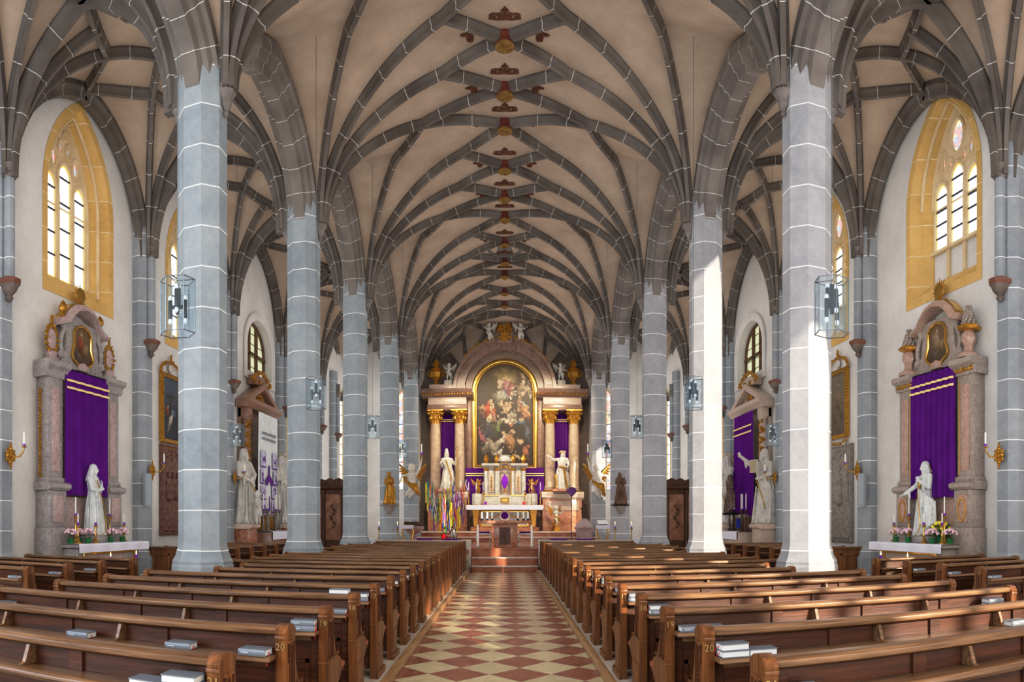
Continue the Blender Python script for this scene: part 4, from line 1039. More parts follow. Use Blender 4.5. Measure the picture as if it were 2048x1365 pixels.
for s, side in ((-1, 'left'), (1, 'right')):
    for i, (y, w) in enumerate(((6.74, 'nearest, before the first pillar'), (12.65, 'second, before the second pillar'), (18.3, 'third from the viewer'), (23.8, 'fourth, by the chancel'))):
        x = s * (3.58 if i == 0 else 3.66); lantern(x, y, [4.18, 4.26, 4.38, 4.35][i], nave_z(x, y) - .02, f'hexagonal glass lantern {side} of the nave, {w}', f'glass lanterns {side} of the nave')
    lantern(s * 7.35, 17.4, 4.18, aisle_z(7.35, 17.4) - .02, f'hexagonal glass lantern hanging in the {side} side aisle', 'aisle lanterns')
    # loudspeaker column and framed things between piers one and two
    t = thing('column_loudspeaker', f'slim grey column loudspeaker on the second pier of the {side} wall', 'loudspeaker', (s * (WX - .40), PY[1] - .28, 2.15), (pi / 2 - .35) if s < 0 else (-pi / 2 + .35))
    MB().box(-.11, .11, -.12, .0, 0, .85).obj('case', mat('grey_speaker_case', (.30, .33, .36), rough=.5, bmp=.1, bs=90), t, bevel=.015); MB().box(-.095, .095, -.125, -.118, .03, .82).obj('grille', mat('grey_speaker_grille', (.36, .39, .42), rough=.7, bmp=.6, bs=160), t)
GOLDF = GOLD
def framed(s, px0, px1, py0, py1, name, label, blobs, base, crest=True, y=None, w=None, z0=None, z1=None):
    t = thing('framed_painting', label, 'painting', (s * WX, y, 0), pi / 2 if s < 0 else -pi / 2)
    h = z1 - z0; hw = w / 2
    plate(rect(-hw, hw, z0, z1), [rect(-hw + .12, hw - .12, z0 + .12, z1 - .12)], -.12, 0).obj('gilt_frame', GOLD, t, bevel=.02)
    m = MB(); 
    for i in range(int(h / .09)): m.ball((-hw, -.09, z0 + .05 + i * .09), .035, .03, .05); m.ball((hw, -.09, z0 + .05 + i * .09), .035, .03, .05)
    m.obj('carved_edge', GOLD, t)
    painted('canvas', None, w - .2, h - .2, blobs, base, t, y=-.06, z0=z0 + .1, n=(30, 50))
    if crest:
        m = MB(); leafy(m, [(hw * 1.05 * cos(a), -.08, z1 + .02 + .32 * sin(a)) for a in [i * pi / 14 for i in range(15)]], .06); leafy(m, [(0, -.08, z1 + .38 + i * .05) for i in range(4)], .05)
        leafy(m, [(-hw * .9 + i * hw * .18, -.08, z0 - .06 - .10 * sin(i * pi / 10)) for i in range(11)], .045); m.obj('carved_crest', GOLD, t)
        m = MB(); m.ball((0, -.07, z1 + .17), .13, .05, .13); m.obj('crest_medallion', mat('pale_medallion', (.55, .5, .45), rough=.5, bmp=.3), t)
        plate([(-hw * .8, z0 - .12), (hw * .8, z0 - .12), (hw * .6, z0 - .24), (-hw * .6, z0 - .24)], [], -.07, 0).obj('name_cartouche', mat('cream_cartouche', (.6, .55, .45), rough=.5, bmp=.2), t, bevel=.01)
    return t
SK = (.62, .42, .28)
framed(-1, 0, 0, 0, 0, '', 'gilt framed dark painting of figures beneath a cross, second bay of left wall', [(.5, .7, .30, .03, 0, (.08, .05, .03), 6), (.5, .6, .03, .3, 0, (.08, .05, .03), 6), (.3, .45, .12, .14, .2, (.35, .10, .06), 3), (.72, .42, .12, .16, 0, (.10, .16, .25), 3), (.5, .3, .09, .32, -.5, (.65, .58, .48), 4), (.35, .55, .05, .05, 0, SK, 5), (.7, .6, .05, .05, 0, SK, 5)], lambda u, v: Vector((.05, .06, .08)).lerp(Vector((.16, .2, .26)), max(0, v - .4)), y=17.05, w=1.15, z0=4.0, z1=6.0)
framed(1, 0, 0, 0, 0, '', 'gilt framed brown painting with carved crest, second bay of right wall', [(.5, .55, .14, .35, 0, (.32, .22, .14), 2), (.5, .8, .06, .06, 0, (.5, .38, .25), 3), (.3, .3, .12, .2, .3, (.22, .17, .12), 2), (.72, .35, .1, .22, -.2, (.24, .19, .14), 2)], lambda u, v: Vector((.14, .11, .08)).lerp(Vector((.28, .23, .16)), v * .7), y=17.1, w=1.15, z0=4.15, z1=6.15)
framed(1, 0, 0, 0, 0, '', 'gilt framed painting on the far right wall beyond the third pillar', [(.5, .5, .2, .3, 0, (.3, .2, .12), 2)], lambda u, v: Vector((.12, .09, .07)), y=29.4, w=1.3, z0=4.3, z1=6.2)
RELL = mat('dark_red_relief_marble', (.13, .065, .05), (.24, .13, .10), rough=.4, scale=8, bmp=.8, bs=22)
RELR = mat('grey_brown_relief_stone', (.22, .19, .165), (.33, .29, .26), rough=.6, scale=8, bmp=.6, bs=22)
def relief(s, y, w, z0, z1, mt, label, kind):
    t = thing('carved_memorial_slab', label, 'relief', (s * WX, y, 0), pi / 2 if s < 0 else -pi / 2); hw = w / 2; zm = z0 + (z1 - z0) * .42
    MB().box(-hw, hw, -.10, 0, z0, z1).obj('slab', mt, t, bevel=.01)
    m = MB(); path_tube(m, rect(-hw + .05, hw - .05, z0 + .05, z1 - .05), -.10, .025, 6, True); path_tube(m, arch_pts(hw - .14, zm, z1 - .55, z1 - .15, 10, False), -.10, .03, 6); path_tube(m, arch_pts(hw - .22, zm, z1 - .6, z1 - .26, 10, False), -.10, .02, 6); m.obj('arched_niche_moulding', mt, t)
    m = MB()
    figs = [(-.26, 1.0), (.26, 1.0), (0, .55)] if kind == 2 else [(.02, 1.6)]
    for fx, k in figs:
        b = zm + .03; H_ = (z1 - zm - .5) * (1 if kind != 2 else .75); capsule(m, (fx, -.09, b), (fx, -.10, b + H_ * .6), .15 * min(k, 1.2), .10); m.ball((fx, -.13, b + H_ * .82), .075, .07, .09); capsule(m, (fx - .1, -.1, b + H_ * .6), (fx + .03, -.2, b + H_ * .4), .05, .04); capsule(m, (fx + .1, -.1, b + H_ * .6), (fx - .02, -.2, b + H_ * .45), .05, .04); capsule(m, (fx - .09, -.1, b), (fx - .06, -.11, b + H_ * .3), .05, .04)
    m.ball((0, -.1, z1 - .33), .10, .06, .10); m.obj('carved_figures', mt, t, smooth=60)
    m = MB()
    for i in range(9): m.box(-hw + .14, hw - .14 - (i % 3) * .05, -.106, -.10, zm - .14 - i * .075, zm - .115 - i * .075)
    m.obj('inscription_lines', mt, t)
    m = MB(); leafy(m, [(-hw + .15 + i * .1, -.11, z0 + .16) for i in range(int((w - .25) / .1))], .06); m.obj('carved_foot_ornament', mt, t)
    return t
relief(-1, 17.1, 1.25, 1.35, 3.95, RELL, 'dark red marble memorial slab with arched figure relief on the left wall', 2)
relief(1, 16.95, 1.35, 1.15, 3.95, RELR, 'grey-brown stone memorial slab with single figure on the right wall', 1)

# ================================================================ front side altars
def side_altar(s):
    side = 'left' if s < 0 else 'right'; yc = 12.5 if s < 0 else 12.12
    t = thing('side_altar', f'tall {"pink and grey" if s < 0 else "brown-grey"} marble altar with purple veil on the {side} wall', 'altar', (s * (WX - .02), yc, 0), pi / 2 if s < 0 else -pi / 2)
    M1 = GREYM if s < 0 else marble('brown_grey_marble', (.24, .19, .16), (.38, .31, .27), (.55, .48, .42), 5); M2 = PINKM if s < 0 else marble('rosy_brown_marble', (.34, .20, .15), (.46, .30, .24), (.6, .5, .42), 5)
    hw = 1.42; f = -1 if s < 0 else 1
    # mensa on its step
    mq = 1 if s < 0 else -1; MB().box(*sorted((-1.2 * mq, 1.8 * mq)), -1.05, -.05, .0, .30).obj('step', M1, t, bevel=.02); MB().box(*sorted((-.95 * mq, 1.55 * mq)), -.78, -.05, .30, 1.17).obj('mensa_block', M1, t, bevel=.02); MB().box(*sorted((-1.08 * mq, 1.70 * mq)), -.90, -.05, 1.17, 1.255).obj('mensa_slab', M1, t, bevel=.025)
    p = plate(rect(.3 * mq - 1.05, .3 * mq + 1.05, .42, 1.08), [rect(.3 * mq - .98, .3 * mq + .98, .49, 1.01)], -.805, -.78).obj('gilt_frontal_frame', GOLDS, t, bevel=.005); MB().box(.3 * mq - .5, .3 * mq + .5, -.81, -.78, .55, .97).obj('frontal_panel', M2, t, bevel=.01)
    def lin(u, v):
        x = lerp(-1.12, 1.75, u) * mq; k = v * 1.3
        if k < .85: return (x, -.08 - k, 1.262)
        d = k - .85; return (x + .01 * sin(u * 40), -.935 - .015 * sin(u * 26) - .01, 1.262 - d * .42)
    MB().grid(lin, 60, 20).obj('altar_linen', CLOTHW, t, smooth=60, recalc=False)
    # pedestals + pilasters + capitals
    for q in (-1, 1):
        x = q * (hw - .30)
        MB().box(x - .34, x + .34, -.42, 0, .6, 1.62).box(x - .30, x + .30, -.38, 0, 1.62, 2.42).obj('pedestal', M1, t, bevel=.02); MB().box(x - .17, x + .17, -.40, -.37, 1.72, 2.32).obj('pedestal_panel', M2, t, bevel=.02)
        m = MB(); m.prism([(-.40, 2.42), (-.47, 2.47), (-.47, 2.55), (-.36, 2.60), (0, 2.60), (0, 2.42)], 'x', x - .36, x + .36); m.obj('pedestal_cornice', M1, t)
        MB().box(x - .27, x + .27, -.30, 0, 2.60, 4.86).box(x - .31, x + .31, -.34, 0, 2.6, 2.7).obj('pilaster', M1, t, bevel=.012); MB().box(x - .13, x + .13, -.325, -.29, 2.82, 4.66).obj('pilaster_panel', M2, t, bevel=.012)
        m = MB(); m.prism([(-.32, 4.86), (-.34, 4.92), (-.36, 5.02), (-.46, 5.08), (-.48, 5.18), (-.36, 5.22), (0, 5.22), (0, 4.86)], 'x', x - .38, x + .38); m.obj('capital', M1, t)
        if s > 0: m = MB(); leafy(m, [(x - .27 + i * .09, -.36, 4.96) for i in range(7)], .05); m.obj('gilt_capital_leaves', GOLD, t)
        if s > 0: plate([(x + .14 * cos(a * pi / 8), 2.0 + .26 * sin(a * pi / 8)) for a in range(16)], [[(x + .11 * cos(a * pi / 8), 2.0 + .22 * sin(a * pi / 8)) for a in range(16)]], -.42, -.39).obj('gilt_oval', GOLDS, t)
        if s < 0: m = MB(); leafy(m, [(q * (hw + .03), -.14, 2.72 + i * .075) for i in range(26)], .045); m.obj('gilt_leaf_garland', GOLD, t)
        else: m = MB(); [m.box(x - q * .19 - .015, x - q * .19 + .015, -.31, -.28, 2.75, 4.75)]; m.obj('gilt_strip', GOLDS, t)
    MB().box(-.86, .86, -.10, 0, 1.31, 4.95).obj('back_panel', M2, t); MB().box(-.9, .9, -.22, 0, 1.31, 2.30).obj('predella', M2, t, bevel=.01); MB().box(-.93, -.85, -.2, 0, 2.3, 4.9).box(.85, .93, -.2, 0, 2.3, 4.9).obj('gilt_inner_edge', GOLD, t)
    # attic
    att = [(-.98, 5.15), (.98, 5.15), (.78, 5.36), (.62, 5.62), (.58, 5.95), (.66, 6.18), (.80, 6.30), (.0, 6.36), (-.80, 6.30), (-.66, 6.18), (-.58, 5.95), (-.62, 5.62), (-.78, 5.36)]
    sh = [(-.36, 5.42), (-.12, 5.30), (.12, 5.30), (.36, 5.42), (.42, 5.52), (.33, 5.75), (.33, 6.05), (.22, 6.18), (0, 6.24), (-.22, 6.18), (-.33, 6.05), (-.33, 5.75), (-.42, 5.52)]
    plate(att, [[(x * .92, 5.76 + (z - 5.76) * .92) for x, z in sh]], -.20, 0).obj('attic_gable', M1, t, bevel=.02)
    m = MB(); path_tube(m, sh, -.22, .035, 8, True); m.obj('gilt_shaped_frame', GOLDS, t)
    def lim(u, v): z = .02 + v * .9; hwz = interp_sh(5.32 + z) ; return ((u - .5) * 2 * hwz, z)
    def interp_sh(z):
        R = sorted([(b, a) for a, b in sh if a >= 0]); 
        if z <= R[0][0]: return R[0][1]
        for (z0, a0), (z1, a1) in zip(R, R[1:]):
            if z <= z1: return lerp(a0, a1, (z - z0) / max(1e-5, z1 - z0))
        return R[-1][1]
    painted('attic_painting', None, .8, .94, [(.45, .5, .16, .34, .2, (.34, .10, .05) if s < 0 else (.40, .28, .18), 2.5), (.5, .78, .07, .07, 0, SK, 4), (.65, .4, .12, .2, -.4, (.36, .25, .12), 2), (.3, .25, .14, .12, 0, (.16, .12, .1), 2)], lambda u, v: Vector((.09, .06, .04)).lerp(Vector((.22, .14, .08)), v), t, y=-.20, z0=5.31, n=(24, 28), lim=lim)
    # curved pediment
    P = [(-.92, 6.18), (-.70, 6.26), (-.58, 6.42), (-.35, 6.60), (0, 6.68), (.35, 6.60), (.58, 6.42), (.70, 6.26), (.92, 6.18)]
    MB().sweep([(-.02, -.05), (.30, -.05), (.34, .02), (.38, .10), (-.02, .10)], [(x, 0, z) for x, z in P], side=Vector((0, -1, 0))).obj('curved_pediment', M2, t, smooth=40)
    MB().sweep([(.0, -.10), (.24, -.10), (.25, -.05), (.0, -.05)], [(x * .95, 0, z) for x, z in P], side=Vector((0, -1, 0))).obj('gilt_pediment_line', GOLDS, t, smooth=40)
    for q in (-1, 1):
        m = MB(); c = Vector((q * .74, -.20, 5.48)); m.tube([(q * (.70 + .10 * sin(i * .5)), -.18, 5.42 + i * .09) for i in range(9)], .06, 8); m.ball((q * .80, -.18, 5.45), .10, .08, .10); m.ball((q * .68, -.18, 6.14), .09, .08, .09); m.obj('side_volute', M1, t, smooth=60)
        m = MB(); m.lathe([(.01, 0), (.07, .01), (.075, .03), (.03, .04)], (q * .52, -.2, 5.34), 12, ax='y'); m.obj('gilt_rosette', GOLDS, t)
        x = q * (hw - .30)
        if s < 0:
            MB().lathe([(.17, 0), (.2, .06), (.12, .12), (.15, .2), (.08, .24)], (x, -.18, 5.22), 12).obj('ornament_foot', M2, t)
            o = MB(); o.ball((x, -.2, 5.72), .15, .06, .24); o.obj('ornament_medallion', M2, t)
            m = MB(); leafy(m, [(x + .19 * cos(i * pi / 8), -.2, 5.72 + .30 * sin(i * pi / 8)) for i in range(16)], .06); leafy(m, [(x, -.2, 6.02 + i * .06) for i in range(4)], .05); m.obj('gilt_ornament_rays', GOLD, t)
            u = MB().lathe([(.03, 0), (.06, .03), (.05, .08), (.10, .15), (.10, .22), (.05, .3), (.02, .34), (.0, .36)], (q * .72, -.2, 6.32), 12, lobes=8, la=.08).obj('gilt_finial', GOLD, t)
        else:
            MB().lathe([(.24, -.02), (.24, .06), (.12, .14), (.10, .24), (.17, .38), (.15, .5), (.11, .56)], (x, -.2, 5.24), 14, lobes=8, la=.06).obj('finial_vase', M2, t)
            MB().lathe([(.12, .0), (.22, .03), (.25, .09), (.20, .13), (.1, .14)], (x, -.2, 5.80), 14, lobes=6, la=.14).obj('gilt_vase_rim', GOLD, t)
            m = MB()
            for k in range(7):
                for i in range(9 - k): a = i * 2 * pi / (9 - k) + k * .35; r = .14 * (1 - k / 8.5); m.ball((x + r * cos(a), -.2 + r * sin(a), 5.96 + k * .06), .042)
            m.ball((x, -.2, 6.1), .10, .10, .22); m.obj('pine_cone', M1, t, smooth=60)
    m = MB(); m.lathe([(.02, -.03), (.17, -.02), (.18, .02), (.02, .05)], (0, -.15, 6.98), 20, ax='y'); 
    for i in range(16): a = i * pi / 8; l = .34 if i % 2 == 0 else .27; m.rings([[Vector((.17 * cos(a - .08), -.15, 6.98 + .17 * sin(a - .08))), Vector((.17 * cos(a + .08), -.15, 6.98 + .17 * sin(a + .08))), Vector((.17 * cos(a), -.12, 6.98 + .17 * sin(a)))], [Vector((l * cos(a), -.14, 6.98 + l * sin(a)))] * 3])
    m.obj('sun_monogram', GOLDS, t, smooth=40); MB().box(-.012, .012, -.16, -.13, 6.7, 6.85).obj('monogram_stem', GOLDS, t)
    plate([(.05 + a, 5.22 + b) for a, b in [(-.26, -.02), (.16, -.02), (.13, .12), (-.05, .18), (-.23, .12)]], [], -.26, -.18).obj('cartouche', M2, t, bevel=.02)
    # purple veil (lies in front, hung on the frame)
    v = thing('purple_veil', f'purple Lenten veil with two gold braids covering the {side} side altar picture', 'cloth', (s * (WX - .02), yc, 0), pi / 2 if s < 0 else -pi / 2)
    cloth(v, 'veil_cloth', -.84, .84, 2.33 if s < 0 else 2.28, 5.12, -.36, PURPLE, .022 if s < 0 else .045, 5 if s < 0 else 8, 1 + s, .02 if s < 0 else -.0)
    for z in (4.70, 4.86): 
        MB().grid(lambda u, w: ((u - .5) * 1.68, -.385 + (.022 if s < 0 else .045) * .42 * (sin(u * (5 if s < 0 else 8) * 2 * pi + 1 + s + .2) ) - .022, z + (w - .5) * .05), 60, 1).obj('gold_braid', YELB, v, smooth=60, recalc=False)
    MB().tube([(-.88, -.37, 5.12), (.88, -.37, 5.12)], .012, 6).obj('hanging_rod', BLACKM, v)
    return t, yc
for s in (-1, 1):
    t, yc = side_altar(s); side = wh[s]; q = -s
    def W_(lx, ly, z): # local (x along wall, -y into room) -> world
        return (s * (WX - .02) + (-ly if s < 0 else ly), yc + (lx if s < 0 else -lx), z)
    mir = 1 if s < 0 else -1
    gp = f'brass candlesticks on the {side} side altar'
    for k, (lx, ly, h, ch, w) in enumerate(((-.72, -.55, .60, .36, 'tall, left'), (.62, -.55, .60, .36, 'tall, right'), (-.86, -.72, .40, .2, 'low, front left'), (-.28, -.78, .40, .2, 'low, centre front'), (1.25, -.55, .40, .2, 'outermost'))):
        candlestick(h, ch, f'brass candlestick on the {side} side altar, {w}', GOLDS, W_(lx * mir, ly, 1.265), gp)
    gp = f'pink flower pots on the {side} side altar'
    for k, (lx, ly, w, z) in enumerate(((-1.0, -.62, 'nearest the viewer', 0), (-.55, -.76, 'second from the viewer', 0), (.42, -.72, 'fourth from the viewer', 0), (1.0, -.66, 'farthest from the viewer', 0), (-.42, -.42, 'behind the others beside the statue', .16))):
        flowerpot(W_(lx * mir, ly, 1.265), f'pink potted flowers on the {side} side altar, {w}', gp, s=1.15)
    if s > 0: flowerpot(W_(.45, -.45, 1.265), 'yellow daffodils in a pot beside the right altar statue', None, YELF, 1.7, True)
    for k, lx in enumerate((-.55, .5)):
        tt = thing('votive_light', f'small burning votive candle below the linen of the {side} side altar, {"dim" if k == 0 else "bright"}', 'candle', W_(lx, -1.36, .90)); 
        MB().lathe([(.03, -.9), (.10, -.88), (.02, -.85), (.015, -.08), (.05, -.03), (.05, 0)], n=10).obj('stand', BLACKM, tt); MB().lathe([(.03, 0), (.035, .09), (.02, .09)], n=10).obj('candle', PURG, tt); MB().lathe([(.002, .09), (.015, .12), (.008, .15), (.001, .19)], n=8).obj('flame', FLAME, tt)
    # statue
    ST = mat('white_glazed_statue', (.50, .52, .51), (.62, .63, .61), rough=.28, scale=4, bmp=.08)
    r = thing('saint_statue', 'white statue of a veiled woman with gold halo on the left side altar' if s < 0 else 'white statue of a bearded man with gold halo, arm lowered, on the right side altar', 'statue', W_(.04 * mir, -.48, 1.265), (pi / 2 + .15) if s < 0 else (-pi / 2 - .2))
    MB().prism([(-.3, -.25), (.3, -.25), (.34, .25), (-.34, .25)], 'z', 0, .16).obj('plinth', GREYM, r, bevel=.02)
    if s < 0: robed('body', ST, r, 1.62, L_arm=((.22, -.08, 1.13), (.06, -.21, 1.20), (-.3, -.2, .9)), R_arm=((-.23, -.10, 1.12), (-.04, -.20, 1.08), (.4, -.3, .3)), turn=.15, tilt=.12, veil=True, sway=.05, seed=3, voxel=.013).location = (0, 0, .16)
    else: robed('body', ST, r, 1.66, L_arm=((.24, -.04, 1.12), (.05, -.20, 1.26), (-.3, -.2, .5)), R_arm=((-.28, -.16, 1.15), (-.44, -.36, .98), (-.4, -.5, -.3)), turn=-.1, tilt=.25, beard=True, sway=-.05, seed=5, voxel=.013).location = (0, 0, .16)
    h_ = halo(r, (0.02, .03, 1.62), .14); 
    m = MB().tube([(-.04, -.20, 1.15), (.05, -.23, .95), (.15, -.24, .7), (.20, -.24, .4), (.14, -.28, .2)], .012, 6).tube([(-.10, -.16, 1.42), (-.02, -.17, 1.20)], .012, 6).tube([(.28 * cos(a * .26), .24 * sin(a * .26) - .03, .19) for a in range(-12, 1)], .012, 6); m.obj('gilt_robe_trim', GOLDS, r)
    if s > 0:
        m = MB(); m.ball((0, -.17, 1.30), .05, .03, .06)
        for i in range(12): a = i * pi / 6; m.tube([(0, -.17, 1.30), (.10 * cos(a), -.175, 1.30 + .12 * sin(a))], .008, 4)
        m.obj('gilt_heart', GOLDS, r)

# ================================================================ third-bay altars with pediment
BRM = marble('brown_red_marble', (.20, .10, .07), (.32, .18, .12), (.45, .3, .22), 4)
BEIM = marble('beige_pink_marble', (.40, .30, .24), (.52, .41, .34), (.6, .5, .4), 4)
def bay3(s):
    side = wh[s]; yc = 23.65; A = BRM if s < 0 else BEIM
    t = thing('pediment_altar', f'{"brown-red" if s < 0 else "pale brown"} marble altar with triangular pediment beyond the second {side} pillar', 'altar', (s * (WX - .02), yc, 0), pi / 2 if s < 0 else -pi / 2)
    MB().box(-1.9, 1.9, -1.4, 0, 0, .3).box(-1.6, 1.6, -1.25, 0, .3, .5).obj('steps', REDM, t, bevel=.01); MB().box(-1.1 if s < 0 else -.5, .5 if s < 0 else 1.1, -1.15, 0, .5, 1.38).obj('mensa', A, t, bevel=.02)
    def lin(u, v): x = lerp(-1.15, .55, u) * (1 if s < 0 else -1); k = v * 1.5; return (x, -k, 1.40) if k < 1.2 else (x, -1.22 - .015 * sin(u * 30), 1.40 - (k - 1.2))
    MB().grid(lin, 40, 16).obj('altar_linen', CLOTHW, t, smooth=60, recalc=False)
    MB().box(-1.5, 1.5, -.12, 0, 1.4, 5.85).obj('back_wall', A, t)
    for q in (-1, 1):
        x = q * 1.28; MB().box(x - .25, x + .25, -.35, 0, 1.4, 2.4).obj('column_pedestal', A, t, bevel=.02); MB().lathe([(.2, 2.4), (.2, 2.48), (.15, 2.52), (.165, 3.5), (.145, 5.4), (.2, 5.45), (.2, 5.5)], (x, -.25, 0), 12).obj('column', A, t)
        m = MB(); leafy(m, [(x + .17 * cos(i * .9), -.28 - .10 * abs(sin(i * .9)), 2.6 + i * .05) for i in range(56)], .085); m.obj('gilt_spiral_garland', GOLD, t)
        MB().box(x - .22, x + .22, -.4, 0, 5.5, 5.85).obj('impost', A, t, bevel=.02)
    m = MB(); m.prism([(-.42, 5.85), (-.46, 5.92), (-.58, 6.02), (-.60, 6.12), (0, 6.12), (0, 5.85)], 'x', -1.72, 1.72); m.obj('cornice', A, t)
    plate([(-1.75, 6.12), (1.75, 6.12), (0, 6.95)], [[(-1.1, 6.22), (1.1, 6.22), (0, 6.72)]], -.5, 0).obj('pediment', A, t, bevel=.02); MB().prism([(-1.1, 6.22), (1.1, 6.22), (0, 6.72)], 'y', -.25, 0).obj('tympanum', A, t)
    m = MB(); leafy(m, [(.28 * cos(i * .7) * (1 - i / 14), -.28, 6.38 + .12 * sin(i * .7)) for i in range(12)], .07); m.obj('tympanum_ornament', GOLD, t)
    MB().box(-.62, .62, -.35, 0, 6.85, 7.2).obj('attic_block', A, t, bevel=.02)
    m = MB(); leafy(m, [(-.95 + i * .1, -.36, 7.0 + .34 * sin(i * pi / 19)) for i in range(20)], .085); leafy(m, [(-.75 + i * .5, -.36, 6.95) for i in range(4)], .1); m.obj('gilt_attic_garland', GOLD, t)
    MB().box(-.42, .42, -.7, -.1, 1.42, 1.9).obj('tabernacle_step', GOLD if s < 0 else BRM, t, bevel=.02); MB().box(-.5, .5, -.75, -.1, 1.9, 2.02).obj('tabernacle_top', A, t, bevel=.02)
    if s > 0: MB().box(-.16, .16, -.76, -.70, 1.5, 1.86).obj('blue_door_curtain', mat('blue_curtain', (.02, .04, .35), rough=.7), t)
    # hanging
    if s < 0:
        v = thing('printed_banner', 'long white cloth banner with violet printed pictures hung over the left pediment altar', 'banner', (s * (WX - .02), yc, 0), pi / 2)
        WCL = mat('white_banner_cloth', (.62, .64, .64), (.70, .72, .72), rough=.85, bmp=.1); VI = mat('violet_print', (.14, .03, .25), rough=.8, bmp=0); VI2 = mat('pale_violet_print', (.36, .32, .48), (.60, .60, .66), rough=.8, bmp=0, scale=22, lo=.46, hi=.54); GR = mat('grey_print', (.25, .26, .28), rough=.8, bmp=0)
        cloth(v, 'banner_cloth', -1.02, 1.02, 1.95, 5.75, -.62, WCL, .02, 3, 0, .06)
        for i, (x, z, w_, h_) in enumerate([(-.62, 4.05, .5, .62), (.62, 4.05, .5, .62), (-.72, 3.4, .32, .55), (.68, 3.4, .40, .55), (-.6, 2.8, .5, .5), (.55, 2.85, .55, .5), (-.6, 2.28, .52, .45), (.55, 2.3, .55, .45)]):
            o = MB().box(x - w_ / 2, x + w_ / 2, -.665, -.655, z - h_ / 2, z + h_ / 2).obj('printed_picture', VI2, v)
            m = MB(); random.seed(i); 
            for k in range(5): a = random.random() * 3; cx, cz = x + random.uniform(-.15, .15) * w_ * 2, z + random.uniform(-.15, .15); m.tube([(cx - .09 * cos(a), -.667, cz - .11 * sin(a)), (cx + .03, -.667, cz), (cx + .09 * cos(a), -.667, cz + .11 * sin(a))], .017, 4)
            m.box(x - w_ / 2, x + w_ / 2, -.668, -.66, z - h_ / 2, z - h_ / 2 + .05); m.obj('picture_lines', VI, o)
        m = MB(); plate([(-.06, 3.85), (.06, 3.85), (.06, 3.5), (.36, 3.3), (.36, 3.1), (.16, 3.1), (.0, 3.32), (-.16, 3.1), (-.36, 3.1), (-.36, 3.3), (-.06, 3.5)], [], -.67, -.66).obj('violet_cross_figure', VI, v); plate([(-.05, 2.7), (.03, 2.7), (.10, 2.15), (-.12, 2.15)], [], -.67, -.66).obj('violet_stem', VI, v)
        random.seed(4)
        for zz, hh in ((5.02, .05), (4.82, .045)):
            m = MB(); x = -.72
            while x < .70: w_ = random.uniform(.05, .13); m.box(x, x + w_, -.665, -.655, zz - hh, zz + hh * random.uniform(.5, 1)); x += w_ + .035
            m.obj('faint_heading_line', GR, v)
    else:
        v = thing('purple_veil', 'purple Lenten veil with two gold braids hanging inside the pediment altar on the right', 'cloth', (s * (WX - .02), yc, 0), -pi / 2)
        cloth(v, 'veil_cloth', -1.0, 1.0, 1.95, 5.78, -.55, PURPLE, .045, 8, 2, .08)
        for z in (5.05, 5.28): MB().grid(lambda u, w: ((u - .5) * 2.02, -.60 + .02 * sin(u * 50), z + (w - .5) * .06), 60, 1).obj('gold_braid', YELB, v, smooth=60, recalc=False)
    def W_(lx, ly, z): return (s * (WX - .02) + (-ly if s < 0 else ly), yc + (lx if s < 0 else -lx), z)
    mir = 1 if s < 0 else -1
    gp = f'candlesticks on the {side} pediment altar'
    for k, lx in enumerate((-1.0, -.82, -.64, .08, .26, .44)):
        candlestick(.75, .55, f'silver candlestick with tall white candle on the {side} pediment altar, {nth(k)} from the {"near" if True else ""} end', SILV if s < 0 else mat('dark_bronze', (.12, .08, .06), rough=.35, metal=.6, bmp=0), W_(lx * mir, -.8 - .12 * (k % 2), 1.405), gp).scale = (1.35, 1.35, 1.0)
    for k, q in enumerate((-1, 1)):
        # plinths at both sides, statues on them
        p = thing('statue_plinth', f'red marble plinth under the {"near" if q < 0 else "far"} statue of the {side} pediment altar', 'plinth', W_((-2.1 if q < 0 else 1.25) * mir, -.50 if q < 0 else -.73, 0), pi / 2 if s < 0 else -pi / 2)
        MB().box(-.42, .42, -.42, .42, 0, .7).box(-.36, .36, -.36, .36, .7, 1.5).obj('block', REDM if s < 0 else BEIM, p, bevel=.015); MB().prism([(-.36, 1.5), (-.44, 1.55), (-.46, 1.62), (-.40, 1.67), (.40, 1.67), (.46, 1.62), (.44, 1.55), (.36, 1.5)], 'x', -.42, .42).obj('cornice', CREAMM, p)
        r = thing('saint_statue', {(-1, -1): 'large white bearded saint with a child, near end of left pediment altar', (-1, 1): 'large white haloed statue at the far end of the left pediment altar', (1, -1): 'large white bearded statue holding a book, arm raised, near end of right pediment altar', (1, 1): 'white haloed statue half hidden behind the lit right pillar'}[(s, q)], 'statue', W_((-2.1 if q < 0 else 1.25) * mir, -.50 if q < 0 else -.73, 1.67), (pi / 2 - .35) if s < 0 else (-pi / 2 + .35))
        WS = mat('matt_white_statue', (.44, .42, .38), (.58, .55, .50), rough=.45, scale=4, bmp=.1)
